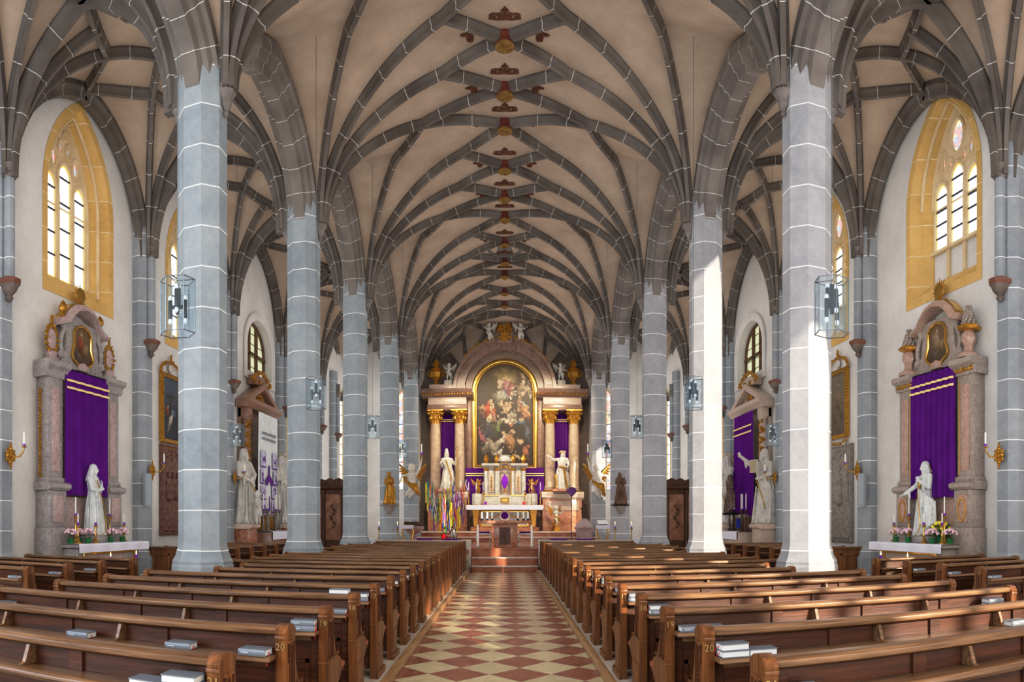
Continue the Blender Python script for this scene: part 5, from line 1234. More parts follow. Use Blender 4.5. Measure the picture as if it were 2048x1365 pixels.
        if q < 0:
            robed('body', WS, r, 2.6, beard=True, L_arm=((.26, -.08, 1.14), (.10, -.22, 1.05), (-.5, -.3, 0)), R_arm=((-.26, -.08, 1.12), (-.12, -.24, 1.0), (.3, -.3, -.2)) if s < 0 else ((-.34, -.12, 1.36), (-.56, -.24, 1.56), (-.5, -.3, .7)), seed=8 + s, wide=.98, voxel=.015)
            if s < 0:
                m = MB(); capsule(m, (0, -.62, .35), (0, -.6, .75), .16, .13); m.ball((0, -.62, 1.02), .12, .12, .14); capsule(m, (.1, -.62, .78), (.2, -.5, 1.0), .06, .04); capsule(m, (-.1, -.62, .78), (-.14, -.75, .6), .06, .04); capsule(m, (-.07, -.62, .35), (-.1, -.66, .03), .09, .05); capsule(m, (.07, -.6, .35), (.12, -.6, .03), .09, .05); remesh(m, 'child_figure', WS, .025, r)
            else: MB().box(-.2, .2, -.56, -.50, 1.75, 2.2, ).obj('book_cover', WS, r, bevel=.02).parent.name; MB().box(-.17, .17, -.57, -.555, 1.78, 2.17).obj('open_pages', mat('dark_bookplate', (.4, .33, .22), rough=.5), r)
        else:
            robed('body', WS, r, 2.65, veil=False, L_arm=((.26, -.12, 1.16), (.34, -.30, 1.08), (.3, -.6, 0)), seed=12 + s, voxel=.015); halo(r, (-.02, .05, 2.5), .28)
        m = MB().tube([(-.1, -.33, 1.5), (.1, -.37, 1.2), (.3, -.36, .8), (.34, -.3, .5)], .02, 6); m.obj('gilt_trim', GOLDS, r)
    return t
bay3(-1); bay3(1)
r = thing('dark_statue', 'small dark statue of a bound young man standing before the right purple veil', 'statue', (WX - 1.05, 23.7, 2.06), -pi / 2)
robed('body', mat('dark_brown_bronze', (.08, .05, .04), (.16, .10, .08), rough=.4), r, 1.45, L_arm=((.24, .02, 1.14), (.16, -.2, 1.22), (-.5, -.1, .4)), R_arm=((-.25, .05, 1.16), (-.2, -.1, 1.3), (0, -.2, 1)), short=True, seed=21, voxel=.016); MB().lathe([(.3, -.06), (.32, 0), (.25, .03)], n=14).obj('base', BLACKM, r)
# ================================================================ chancel steps, rail and high altar
FL2 = mat('polished_red_marble_step', (.24, .075, .04), (.42, .17, .10), rough=.2, scale=3, bmp=.03)
EDGEM = mat('pale_step_nosing', (.55, .45, .38), (.66, .56, .48), rough=.3, scale=4, bmp=.03)
RAILM = marble('beige_rail_marble', (.34, .28, .23), (.48, .41, .35), (.6, .5, .42), 4)
for i, (y0, y1, x, z) in enumerate(((22.95, 25.0, 1.15, .22), (23.35, 25.0, 1.15, .50), (23.75, 38.6, 4.75, .80), (31.6, 38.6, 4.6, 1.02), (32.4, 38.6, 4.6, 1.25))):
    z0 = [0, .22, 0, .80, 1.02][i]
    structure(MB().box(-x, x, y0, y1, z0, z - .04).obj('floor', FL2, smooth=0)); structure(MB().box(-x, x, y0 - .03, y1, z - .04, z).obj('floor', EDGEM if i != 2 else FL2, bevel=.008))
for s in (-1, 1):
    side = wh[s]; t = thing('chancel_rail', f'low beige marble chancel rail {side} of the steps with carved end post', 'railing', (s * 1.2, 23.42, 0))
    a, b = sorted((0, s * 3.4)); MB().box(a, b, -.10, .10, 0, .18).box(a, b, -.07, .07, .18, 1.0).obj('rail_wall', RAILM, t, bevel=.01); MB().box(a, b, -.16, .16, 1.0, 1.10).obj('rail_top', RAILM, t, bevel=.02)
    m = MB(); 
    for k in range(7): p, q = sorted((s * (.55 + k * .42), s * (.86 + k * .42))); m.box(p, q, -.09, -.07, .3, .9)
    m.obj('rail_panels', REDM, t)
    a, b = sorted((-s * .03, s * .32)); MB().box(a, b, -.2, .14, 0, 1.12).obj('end_post', RAILM, t, bevel=.015)
    m = MB(); m.lathe([(.10, -.02), (.11, .02), (.06, .03)], (s * .145, -.21, .70), 14, ax='y'); m.tube([(s * .145, -.21, .52), (s * .20, -.22, .42), (s * .145, -.21, .30), (s * .09, -.22, .40)], .02, 6); m.obj('carved_rosette', REDM, t)
    # side parapet of the platform beyond the rail, up to the pillar
    for q in range(2):
        cu = thing('kneeling_cushion', f'violet kneeling cushion on the {side} chancel rail, {"inner" if q == 0 else "outer"}', 'cushion', (s * (1.9 + q * .9), 23.42, 1.10), 0, 'violet cushions on the chancel rail')
        MB().box(-.28, .28, -.12, .12, 0, .04).obj('pad', PURPLE, cu, bevel=.015); MB().tube([(-.28, -.12, .02), (.28, -.12, .02)], .006, 5).obj('piping', PURPLE, cu)
# people's altar
t = thing('free_standing_altar', 'red-brown marble free-standing altar with dark carved front on the chancel steps', 'altar', (0, 24.6, .80))
MB().box(-.46, .46, -.35, .35, 0, .88).obj('altar_block', REDM, t, bevel=.01); MB().box(-.95, .95, -.5, .5, .88, .99).obj('altar_slab', REDM, t, bevel=.01)
m = MB(); m.box(-.20, .20, -.37, -.35, .12, .74); m.lathe([(.05, -.02), (.06, .0), (.03, .015)], (0, -.38, .6), 10, ax='y'); m.tube([(0, -.38, .55), (-.06, -.38, .4), (.05, -.38, .3), (0, -.38, .18)], .018, 6); m.obj('dark_carved_relief', mat('dark_altar_relief', (.06, .025, .015), (.10, .04, .025), rough=.4, bmp=.6), t)
for k, x in enumerate((-.84, -.64, -.46, .48, .68, .85)):
    c = thing('altar_candle', f'short white candle in a dark holder on the free-standing altar, {nth(k)} from left', 'candle', (x, 24.45, 1.79), 0, 'candles on the free-standing altar')
    MB().lathe([(.055, 0), (.05, .02), (.03, .04), (.035, .07)], n=12).obj('holder', BLACKM, c); MB().lathe([(.033, .06), (.033, .30), (.004, .31)], n=12).obj('candle', CANDLE, c)
for s in (-1, 1):
    c = thing('processional_light', f'tall pale slender candle column standing {wh[s]} of the free-standing altar', 'candle', (s * .97, 24.2, .80), 0, 'tall pale candle columns')
    MB().lathe([(.10, 0), (.09, .03), (.03, .05)], n=12).obj('foot', SILV, c); MB().lathe([(.035, .04), (.035, .82), (.01, .84)], n=12).obj('shaft', CANDLE, c)
    for q in range(1):
        st = thing('altar_stool', f'white and gold carved stool {wh[s]} behind the free-standing altar', 'stool', (s * .82, 26.0, .80), 0, 'white and gold stools')
        MB().box(-.28, .28, -.22, .22, .42, .50).obj('seat_frame', WHITEP, st, bevel=.02); MB().box(-.26, .26, -.2, .2, .50, .56).obj('cushion', PURPLE, st, bevel=.02)
        for a in (-1, 1):
            for b in (-1, 1): MB().tube([(a * .25, b * .19, .43), (a * .29, b * .22, .32), (a * .22, b * .17, .14), (a * .27, b * .21, .0)], [.03, .032, .02, .028], 8).obj('leg', WHITEP, st)
# ---- high altar
HY = 36.0; K = 37.22
def hx(px): return (px - CX) / K
def hz(py): return EYE + (CY - py) / K
H = thing('high_altar', 'towering red and pink marble high altar with gilded capitals and arch at the chancel end', 'altar', (0, HY, 0))
REDP = marble('pale_red_altar_marble', (.15, .085, .06), (.27, .165, .125), (.40, .30, .24), 2.2, .28)
SHAFT = marble('cream_veined_column', (.40, .30, .22), (.58, .46, .35), (.34, .20, .14), 3, .22)
HB = 1.25
for s in (-1, 1):
    MB().box(*sorted((s * 2.0, s * 4.1)), -.55, 1.4, HB, hz(1000)).obj('pedestal', marble('orange_red_marble', (.42, .16, .08), (.60, .30, .18), (.7, .5, .4), 1.6, .25) if s > 0 else MATS['orange_red_marble'] if 'orange_red_marble' in MATS else REDM, H, bevel=.02)
    MB().prism([(-.55, hz(1000)), (-.66, hz(996)), (-.68, hz(990)), (-.58, hz(985)), (1.4, hz(985)), (1.4, hz(1000))], 'x', *sorted((s * 1.95, s * 4.2))).obj('pedestal_cornice', CREAMM, H); MB().box(*sorted((s * 2.15, s * 3.95)), -.60, -.5, hz(1022), hz(1003)).obj('pedestal_panel', CREAMM, H, bevel=.01)
    for x in (s * 2.42, s * 3.70):
        z0, z1, z2 = hz(985), hz(849), hz(824)
        MB().lathe([(.36, z0), (.37, z0 + .10), (.31, z0 + .16), (.33, z0 + .24), (.275, z0 + .32), (.285, z0 + 1.6), (.25, z1)], (x, -.2, 0), 20).obj('column', SHAFT, H)
        MB().lathe([(.38, z0 - .0), (.39, z0 + .09), (.32, z0 + .12)], (x, -.2, 0), 20).obj('column_base', GOLD, H)
        m = MB().lathe([(.26, z1), (.27, z1 + .08), (.30, z1 + .35), (.40, z2 - .1), (.42, z2)], (x, -.2, 0), 16, lobes=8, la=.06)
        for a in range(8): q = a * pi / 4; m.ball((x + .31 * cos(q), -.2 + .31 * sin(q), z1 + .30), .08, .08, .12, 7, 5); m.ball((x + .38 * cos(q + .39), -.2 + .38 * sin(q + .39), z2 - .10), .10, .10, .09, 7, 5)
        m.box(x - .42, x + .42, -.62, .22, z2 - .02, z2 + .05); m.obj('gilt_capital', GOLD, H)
    a, b = sorted((s * 2.0, s * 4.12)); z2 = hz(823)
    MB().box(a, b, -.55, 1.0, z2, hz(812)).obj('architrave', REDP, H, bevel=.01); MB().box(a + .04, b - .04, -.50, 1.0, hz(812), hz(798)).obj('frieze', CREAMM, H, bevel=.01)
    m = MB(); m.prism([(-.5, hz(798)), (-.62, hz(795)), (-.85, hz(789)), (-.92, hz(785)), (-.90, hz(783)), (1.0, hz(783)), (1.0, hz(798))], 'x', a - .30, b + .30); m.obj('cornice', REDP, H)
    m = MB()
    for i in range(19): x = a - .2 + i * (b - a + .4) / 18; m.ball((x, -.78, hz(793)), .06, .07, .06, 7, 5)
    m.obj('gilt_dentils', GOLD, H)
    MB().box(a + .1, b - .1, -.5, .8, hz(783), hz(772)).obj('attic_block', CREAMM, H, bevel=.02)
    # back niche behind the columns and its purple curtain
    MB().box(*sorted((s * 1.75, s * 2.15)), .1, 1.4, HB, hz(775)).obj('inner_pier', REDP, H, bevel=.01); MB().box(a, b, .7, 1.0, hz(985), z2).obj('niche_back', REDM, H)
    v = thing('purple_veil', f'dark purple veil with gold braid hanging between the {wh[s]} high altar columns', 'cloth', (0, HY, 0), 0, None)
    x0, x1 = sorted((s * 2.62, s * 3.46)); cloth(v, 'veil_cloth', x0, x1, hz(990), hz(826), .35, PURPLE, .06, 5, s)
    for z in (hz(838), hz(841.5)): MB().grid(lambda u, w: (lerp(x0, x1, u), .26 + .02 * sin(u * 30), z + (w - .5) * .045), 30, 1).obj('gold_braid', YELB, v, smooth=60, recalc=False)
# arch over the painting
zc = hz(784)
def arcp(r, n=28, a0=0, a1=pi, y=0): return [Vector((r * cos(lerp(a0, a1, i / n)), y, zc + r * sin(lerp(a0, a1, i / n)))) for i in range(n + 1)]
def arc_plate(r0, r1, y0, y1, name, mt, n=30):
    m = MB(); R = []
    for i in range(n + 1):
        a = pi * i / n; R.append([Vector((r * cos(a), y, zc + r * sin(a))) for r, y in ((r0, y0), (r1, y0), (r1, y1), (r0, y1))])
    m.rings(R); return m.obj(name, mt, H, smooth=30)
arc_plate(2.15, 2.62, -.45, 1.2, 'outer_archivolt', REDP); arc_plate(1.78, 2.17, -.15, 1.2, 'inner_archivolt', marble('dusky_arch_marble', (.15, .10, .075), (.26, .18, .14), (.36, .28, .23), 3, .3)); arc_plate(2.58, 2.75, -.60, 1.0, 'arch_cornice', REDP)
m = MB(); leafy(m, [tuple(p) for p in arcp(2.20, 44, .05, pi - .05, -.30)], .06); m.obj('gilt_arch_garland', GOLD, H)
MB().box(-1.80, 1.80, .35, 1.2, hz(945), zc).obj('painting_back_wall', REDP, H)
for s in (-1, 1): MB().box(*sorted((s * 1.78, s * 2.02)), -.05, .6, hz(945), zc).obj('jamb', REDP, H, bevel=.01)
fr = arch_pts(1.77, hz(938), zc, zc + 1.77, 16, False); fi = arch_pts(1.52, hz(931), zc, zc + 1.52, 16, False)
plate(fr, [arch_pts(1.60, hz(934), zc, zc + 1.60, 16, False)], .05, .35).obj('outer_gilt_frame', GOLDS, H, bevel=.02)
m = MB(); path_tube(m, arch_pts(1.57, hz(933), zc, zc + 1.57, 16, False), .12, .085, 8, True); m.obj('inner_gilt_frame', GOLDS, H)
def lim(u, v):
    z = v * (zc + 1.5 - hz(930)); za = hz(930) + z - zc; hw = 1.5 if za <= 0 else sqrt(max(0.001, 1.5 ** 2 - za * za)); return ((u - .5) * 2 * hw, z)
FL = (.62, .42, .27); BL = [(.48, .87, .24, .17, 0, (.48, .36, .16), 1.1), (.50, .83, .12, .10, 0, (.66, .52, .28), 1.3), (.43, .78, .035, .10, .1, (.66, .50, .36), 4), (.50, .77, .055, .09, 0, (.48, .24, .24), 3), (.55, .70, .09, .08, .5, (.10, .13, .22), 3), (.60, .73, .05, .11, -.5, (.42, .16, .15), 3), (.42, .68, .13, .09, 0, (.55, .52, .38), 1.5),
   (.80, .80, .05, .16, -.3, (.58, .44, .30), 3), (.87, .74, .03, .10, -.6, (.56, .40, .26), 3), (.21, .53, .13, .13, .3, (.50, .10, .035), 3), (.26, .60, .05, .06, 0, FL, 3), (.28, .52, .03, .12, .5, FL, 3), (.44, .60, .05, .06, 0, FL, 3), (.54, .56, .04, .10, .2, FL, 3), (.56, .60, .08, .02, .7, FL, 3), (.78, .60, .05, .14, -.2, (.34, .20, .13), 3), (.80, .67, .04, .04, 0, (.36, .22, .14), 3), (.88, .52, .07, .11, .3, (.44, .20, .10), 3),
   (.62, .48, .10, .04, 0, (.52, .46, .34), 1.6), (.20, .30, .10, .22, -.2, (.075, .07, .08), 3), (.24, .44, .04, .045, 0, FL, 4), (.08, .30, .03, .14, .6, (.48, .16, .18), 3), (.22, .18, .16, .10, .2, (.42, .36, .26), 2), (.45, .44, .15, .045, .35, (.66, .55, .40), 3), (.36, .36, .08, .10, 0, (.16, .20, .07), 3), (.62, .42, .07, .07, .2, (.46, .18, .10), 3), (.78, .42, .09, .08, -.2, (.10, .15, .21), 3), (.82, .45, .04, .04, 0, FL, 3), (.42, .24, .17, .05, .45, (.66, .58, .46), 3), (.50, .32, .05, .05, 0, (.62, .44, .26), 3), (.57, .22, .10, .12, 0, (.40, .22, .11), 2.5), (.62, .32, .05, .05, 0, FL, 3),
   (.78, .24, .07, .06, .6, FL, 3), (.86, .13, .08, .07, 0, (.46, .19, .10), 3), (.70, .09, .10, .05, 0, (.56, .40, .26), 3), (.92, .30, .05, .18, .1, (.13, .15, .19), 2), (.38, .12, .09, .05, .2, (.55, .45, .33), 2.5), (.10, .55, .05, .10, .3, (.32, .20, .12), 2)]
random.seed(77)
for _ in range(150):
    b = random.choice(BL[3:]); q = random.uniform(.6, 1.7); BL.append((b[0] + random.gauss(0, .05), b[1] + random.gauss(0, .03), random.uniform(.012, .04), random.uniform(.008, .022), random.random() * 3, tuple(min(.75, c * q) for c in b[5]), 2.5))
painted('altar_painting', None, 3.0, zc + 1.5 - hz(930), BL, lambda u, v: Vector((.045, .032, .024)).lerp(Vector((.16, .12, .075)), max(0, (v - .5) * 1.6)), H, y=.18, z0=hz(930), n=(110, 180), lim=lim)
# crown of the altar
MB().box(-.42, .42, -.70, .2, hz(692), hz(672)).obj('keystone', REDP, H, bevel=.02)
m = MB(); leafy(m, [(.28 * cos(i * .8) * (1 - i / 20), -.75, hz(682) + .26 * sin(i * .8) * (1 - i / 20)) for i in range(16)], .09); m.obj('gilt_keystone_cartouche', GOLD, H)
m = MB(); random.seed(3)
for i in range(26): a = i * 2.4; r = .40 * sqrt(i / 26); m.ball((r * cos(a), -.55, hz(665) + r * .9 * sin(a)), .09, .08, .09, 7, 5)
for i in range(10): a = i * pi / 9; m.tube([(.2 * cos(a), -.5, hz(665) + .2 * sin(a)), (.46 * cos(a), -.5, hz(665) + .40 * sin(a))], .03, 5)
m.obj('gilt_crown_ornament', GOLD, H)
for s in (-1, 1):
    m = MB(); leafy(m, [(s * 2.70 * cos(a), -.5, zc + 2.78 * sin(a)) for a in [radians(38 + i * 2.6) for i in range(17)]], .10); m.obj('gilt_top_garland', GOLD, H)
m = MB()
# purple draping behind the mensa
v = thing('purple_drape', 'wide purple drape with gold braids behind the white tabernacle', 'cloth', (0, HY, 0)); cloth(v, 'drape_cloth', -2.1, 2.1, hz(1008), hz(937), -.25, PURPLE, .04, 9, 1)
for z in (hz(948.5), hz(952.5)): MB().grid(lambda u, w: (lerp(-2.1, 2.1, u), -.32 + .01 * sin(u * 50), z + (w - .5) * .045), 60, 1).obj('gold_braid', YELB, v, smooth=60, recalc=False)
# mensa
t = thing('high_altar_table', 'marble high altar table with white linen and gilded front below the tabernacle', 'altar table', (0, 34.6, 1.25))
K2 = 1340 / 34.6
def gz(py): return EYE + (CY - py) / K2 - 1.25
MB().box(-1.75, 1.75, -.2, 1.0, .0, .22).obj('plinth', REDM, t, bevel=.02); MB().box(-1.62, 1.62, -.1, 1.0, .22, gz(1018)).obj('body', REDM, t, bevel=.01); MB().box(-2.0, 2.0, -.5, 1.0, gz(1018), gz(1012)).obj('slab', CREAMM, t, bevel=.02)
plate(rect(-1.25, 1.25, .25, gz(1022)), [rect(-1.15, 1.15, .33, gz(1022) - .08)], -.16, -.1).obj('gilt_front_frame', GOLDS, t, bevel=.01); MB().box(-1.15, 1.15, -.14, -.1, .33, gz(1022) - .08).obj('front_panel', GREYM, t)
for s in (-1, 1): 
    m = MB(); m.prism([(s * 1.30, gz(1020)), (s * 1.66, gz(1020)), (s * 1.56, .25), (s * 1.42, .25)], 'y', -.22, -.1); m.obj('gilt_volute', GOLD, t)
    m = MB(); m.tube([(s * (.28 + i * .085), -.16, gz(1030) - .16 * sin(i * pi / 9)) for i in range(10)], .035, 6); m.obj('gilt_swag', GOLD, t)
MB().lathe([(.26, -.04), (.30, 0), (.26, .04)], (0, -.14, gz(1032)), 20, ax='y').obj('medallion', CREAMM, t); MB().lathe([(.02, -.06), (.19, -.05), (.19, 0)], (0, -.14, gz(1032)), 12, ax='y').obj('purple_oval', PURPLE, t)
def lin(u, v): x = lerp(-1.95, 1.95, u); k = v * 1.75; return (x, .9 - k, gz(1012) + .012) if k < 1.42 else (x, -.53 - .012 * sin(u * 50), gz(1012) + .01 - (k - 1.42) * .7)
MB().grid(lin, 70, 16).obj('altar_linen', CLOTHW, t, smooth=60, recalc=False)
for k, (px) in enumerate((937, 952, 966, 1050, 1064, 1081)):
    candlestick(.72, .42, f'gilt candlestick on the high altar, {nth(k)} from left', GOLDS, ((px - CX) / K2, 34.75, 1.25 + gz(1012) + .02), 'gilt candlesticks on the high altar').scale = (1.3, 1.3, 1)
# tabernacle
T = thing('tabernacle', 'white and gold tabernacle shrine with small columns and purple-veiled monstrance', 'shrine', (0, 35.0, 1.25 + gz(1012) + .015)); z9 = lambda py: (1045 - py) / 38.3 + EYE - (1.25 + gz(1012) + .015)
top = z9(932)
MB().box(-1.2, 1.2, -.1, .5, 0, z9(992)).obj('plinth', WHITEP, T, bevel=.02); MB().box(-1.1, -.32, .1, .5, z9(992), top).box(.32, 1.1, .1, .5, z9(992), top).box(-.4, .4, .35, .5, z9(992), z9(915)).obj('body', WHITEP, T, bevel=.01)
for s in (-1, 1):
    for x in (.42, .98):
        MB().lathe([(.11, z9(992)), (.09, z9(992) + .08), (.085, z9(945)), (.09, z9(942))], (s * x, -.02, 0), 12).obj('column', WHITEP, T); MB().lathe([(.09, z9(943)), (.14, z9(938)), (.14, z9(937))], (s * x, -.02, 0), 12, lobes=6, la=.1).obj('gilt_capital', GOLD, T)
        m = MB(); m.lathe([(.10, 0), (.12, .05), (.06, .10), (.13, .2), (.12, .3), (.05, .42), (.02, .5)], (s * x, .05, top + .1), 10, lobes=5, la=.12); m.obj('gilt_flame_urn', GOLD, T)
    m = MB(); m.prism([(-.12, top - .05), (-.22, top + .02), (-.24, top + .10), (.5, top + .10), (.5, top - .05)], 'x', *sorted((s * .30, s * 1.2))); m.obj('cornice', WHITEP, T)
    MB().box(*sorted((s * .56, s * .84)), .06, .1, z9(985), z9(948)).obj('niche_panel', CREAMM, T, bevel=.01)
    m = MB(); leafy(m, [(s * .70, .04, z9(980) + i * .13) for i in range(6)], .05); m.obj('gilt_drop_ornament', GOLD, T)
    m = MB(); m.box(*sorted((s * .3, s * 1.22)), -.13, -.08, z9(993), z9(991)); m.obj('gilt_line', GOLDS, T)
m = MB(); ap = arch_pts(.40, z9(992), z9(940), z9(922), 10, False); ip = arch_pts(.28, z9(990), z9(942), z9(928), 10, False); plate(ap, [ip], -.05, .35).obj('central_arch', WHITEP, T, bevel=.01)
MB().box(-.3, .3, .30, .36, z9(990), z9(928)).obj('niche_back', CREAMM, T)
m = MB(); path_tube(m, arch_pts(.32, z9(990), z9(941), z9(925), 10, False)[1:], -.08, .03, 6); leafy(m, [(.15 * cos(a * .5), -.06, z9(938) + .1 * sin(a * .5)) for a in range(7)], .05); m.obj('gilt_arch_trim', GOLD, T)
MB().lathe([(.42, z9(924)), (.46, z9(921)), (.34, z9(919)), (.30, z9(914)), (.34, z9(912)), (.36, z9(911)), (.05, z9(910))], (0, .15, 0), 16).obj('domed_top', WHITEP, T)
MB().box(-.22, .22, -.16, -.10, .12, z9(996)).obj('gilt_door', GOLDS, T, bevel=.01)
v = thing('veiled_monstrance', 'kite-shaped purple-veiled monstrance in the central niche of the tabernacle', 'monstrance', (0, 35.0, 1.25 + gz(1012) + .015 + z9(985)))
MB().lathe([(.14, 0), (.12, .04), (.03, .08), (.03, .2)], n=12).obj('foot', GOLD, v); MB().lathe([(.03, .16), (.10, .3), (.18, .55), (.13, .78), (.02, .9)], n=4, sy=.6).obj('veil', mat('bright_violet_silk', (.25, .02, .50), rough=.5), v, smooth=0)
mz = 1.25 + gz(1012) + .015
for s in (-1, 1):
    a = thing('gilt_angel', f'small gilt kneeling angel on a white pedestal {wh[s]} of the tabernacle', 'statue', (s * 1.42, 34.95, mz), s * -.5, 'gilt angels beside the tabernacle')
    MB().box(-.24, .24, -.2, .2, 0, .62).obj('pedestal', WHITEP, a, bevel=.03); angel('body', GOLD, GOLD, a, 'kneel', .80, cloth=GOLD, voxel=.022); 
    for o in a.children:
        if o.name.split('.')[0] != 'pedestal': o.location = (0, 0, .60)
    c = thing('altar_card', f'small framed {"violet" if s < 0 else "red"} altar card on the {wh[s]} of the high altar table', 'card', (s * 1.0, 34.62, mz)); MB().box(-.11, .11, 0, .02, 0, .22).obj('frame', CREAMM, c); MB().box(-.08, .08, -.006, 0, .03, .19).obj('card_face', mat('violet_card', (.22, .03, .35)) if s < 0 else mat('red_card', (.5, .05, .05)), c)
# statues between the columns
r = thing('saint_statue', 'white and gold statue of a bishop with mitre and crozier, left of the altar painting', 'statue', (hx(897), HY - .95, hz(985)), .15)
robed('body', WHITEP, r, 2.1, mitre=True, beard=True, L_arm=((.30, -.08, 1.18), (.38, -.25, 1.32), (.1, -.2, 1)), R_arm=((-.28, -.06, 1.16), (-.20, -.28, 1.20), (.2, -.5, .2)), seed=31, voxel=.02, wide=1.1)
m = MB().tube([(.52, -.35, .0), (.50, -.35, 1.0), (.48, -.35, 2.05), (.55, -.35, 2.25), (.46, -.35, 2.36), (.39, -.35, 2.24), (.45, -.35, 2.16)], .028, 6); m.obj('gilt_crozier', GOLDS, r)
m = MB().tube([(-.08, -.26, 1.65), (.04, -.28, 1.25), (.2, -.28, .75), (.17, -.3, .2)], .04, 6); m.obj('gilt_trim', GOLDS, r)
MB().box(-.5, .5, -.4, .4, -.0, .12).obj('base', REDM, r)
r = thing('saint_statue', 'white and gold crowned statue with outstretched arm, right of the altar painting', 'statue', (hx(1122), HY - .95, hz(985)), -.1)
robed('body', WHITEP, r, 2.1, crown=True, L_arm=((.27, -.04, 1.14), (.20, -.24, 1.05), (-.3, -.4, 0)), R_arm=((-.36, -.10, 1.34), (-.56, -.22, 1.50), (-.6, -.3, .3)), seed=33, sway=-.06, voxel=.02)
m = MB().tube([(-.17, -.25, 1.3), (.08, -.27, 1.25), (.2, -.25, 1.17)], .05, 6).tube([(.08, -.28, 1.17), (.17, -.3, .7), (.25, -.28, .2)], .05, 6).tube([(-.35, -.3, .0), (-.3, -.3, .5), (-.38, -.3, .9)], .06, 6); m.obj('gilt_trim', GOLD, r)
m = MB(); leafy(m, [(.13 * cos(a * .785), -.03 + .13 * sin(a * .785), 2.05) for a in range(8)], .045); m.obj('gilt_crown', GOLDS, r); MB().box(-.5, .5, -.4, .4, 0, .12).obj('base', REDM, r)
for s in (-1, 1):
    u = thing('gilt_urn', f'tall gilt flame urn on the {wh[s]} corner of the high altar cornice', 'urn', (s * 3.68, HY - .1, hz(772)), 0, 'gilt urns on the high altar')
    MB().lathe([(.22, 0), (.20, .1), (.08, .18), (.10, .26), (.30, .45), (.34, .70), (.26, .82), (.36, .88), (.20, .94), (.12, 1.05), (.20, 1.15), (.14, 1.3), (.05, 1.45)], n=14, lobes=7, la=.08).obj('vase', GOLD, u)
    for a in (-1, 1): MB().tube([(a * .30, 0, .5), (a * .44, 0, .62), (a * .42, 0, .8), (a * .3, 0, .84)], .035, 6).obj('handle', GOLD, u)
    c = thing('cherub_statue', f'white winged cherub standing on the {wh[s]} high altar cornice', 'statue', (s * 2.98, HY - .2, hz(772)), s * .3, 'white cherubs on the high altar cornice')
    MB().box(-.22, .22, -.2, .2, 0, .25).obj('base', WHITEP, c, bevel=.02); angel('body', WHITEP, WHITEP, c, 'stand', 1.0, arms=[((-.2, -.08, .66), (-.30, -.12, .84)), ((.22, -.05, .60), (.30, -.16, .56))], cloth=WHITEP, voxel=.022)
    for o in c.children:
        if not o.name.startswith('base'): o.location = (0, 0, .22)
    c = thing('angel_statue', f'white angel seated {wh[s]} of the gilded crown ornament atop the high altar', 'statue', (s * .82, HY - .75, hz(690)), s * .5, 'white angels at the top of the high altar')
    angel('body', WHITEP, WHITEP, c, 'fly', .98, flip=s, cloth=WHITEP, voxel=.024, arms=[((-.24, -.05, .72), (-.36, -.10, .86)), ((.24, -.05, .68), (.34, -.15, .80))])
c = thing('gilt_angel', 'white and gold angel kneeling before the right red marble pedestal of the high altar', 'statue', (hx(1113) * .97, 34.9, 1.25), .5)
MB().lathe([(.30, 0), (.22, .1), (.14, .25), (.25, .38), (.28, .42)], n=10, lobes=5, la=.1).obj('gilt_scroll_base', GOLD, c); angel('body', WHITEP, GOLD, c, 'kneel', 1.15, cloth=GOLD, voxel=.024)
for o in c.children:
    if not o.name.startswith('gilt_scroll'): o.location = (0, 0, .22)
# ================================================================ things around the chancel
DKW = wood('dark_carved_walnut', (.035, .014, .008), (.12, .055, .028), 'z', .35)
# branch arrangement with coloured ribbons
t = thing('ribbon_tree', 'bare branches in a red pot hung with many coloured Easter ribbons, left chancel', 'plant', (-2.5, 28.0, .80)); random.seed(11)
MB().lathe([(.13, 0), (.17, .40), (.18, .42), (.15, .42), (.12, .38)], n=16).obj('red_pot', mat('red_pot', (.55, .015, .02), rough=.3, bmp=0), t)
m = MB(); tips = []
for i in range(26):
    a = random.random() * 6.28; r = random.uniform(.2, .95); h = random.uniform(1.7, 2.75); P = [Vector((0, 0, .4)), Vector((r * .25 * cos(a), r * .25 * sin(a), h * .55)), Vector((r * .75 * cos(a), r * .75 * sin(a), h * .9)), Vector((r * cos(a), r * sin(a), h))]
    m.tube(P, [.018, .012, .008, .004], 5); tips.append(P)
    for k in range(3): b = P[2].lerp(P[3], random.random()); e = b + Vector((random.uniform(-.25, .25), random.uniform(-.2, .2), random.uniform(.1, .3))); m.tube([b, e], [.005, .003], 4); m.ball(e, .018, None, None, 5, 4)
m.obj('branches', mat('silver_grey_twigs', (.30, .26, .22), (.55, .5, .45), rough=.8), t)
m = MB()
for i in range(60):
    a = random.random() * 6.28; r = random.uniform(.03, .22); p = Vector((r * cos(a), r * sin(a), random.uniform(.4, 1.0))); q = p + Vector((cos(a) * .1, sin(a) * .1, .08)); s_ = Vector((-sin(a), cos(a), 0)) * .04; m.add([p, (p + q) / 2 + s_, q, (p + q) / 2 - s_], [(0, 1, 2, 3)])
m.obj('green_leaves', LEAF, t, smooth=0, recalc=False)
RC = [('yellow', (.85, .75, .08)), ('blue', (.05, .12, .60)), ('red', (.65, .03, .05)), ('green', (.10, .42, .12)), ('white', (.80, .80, .78)), ('violet', (.25, .10, .45)), ('orange', (.80, .25, .05))]
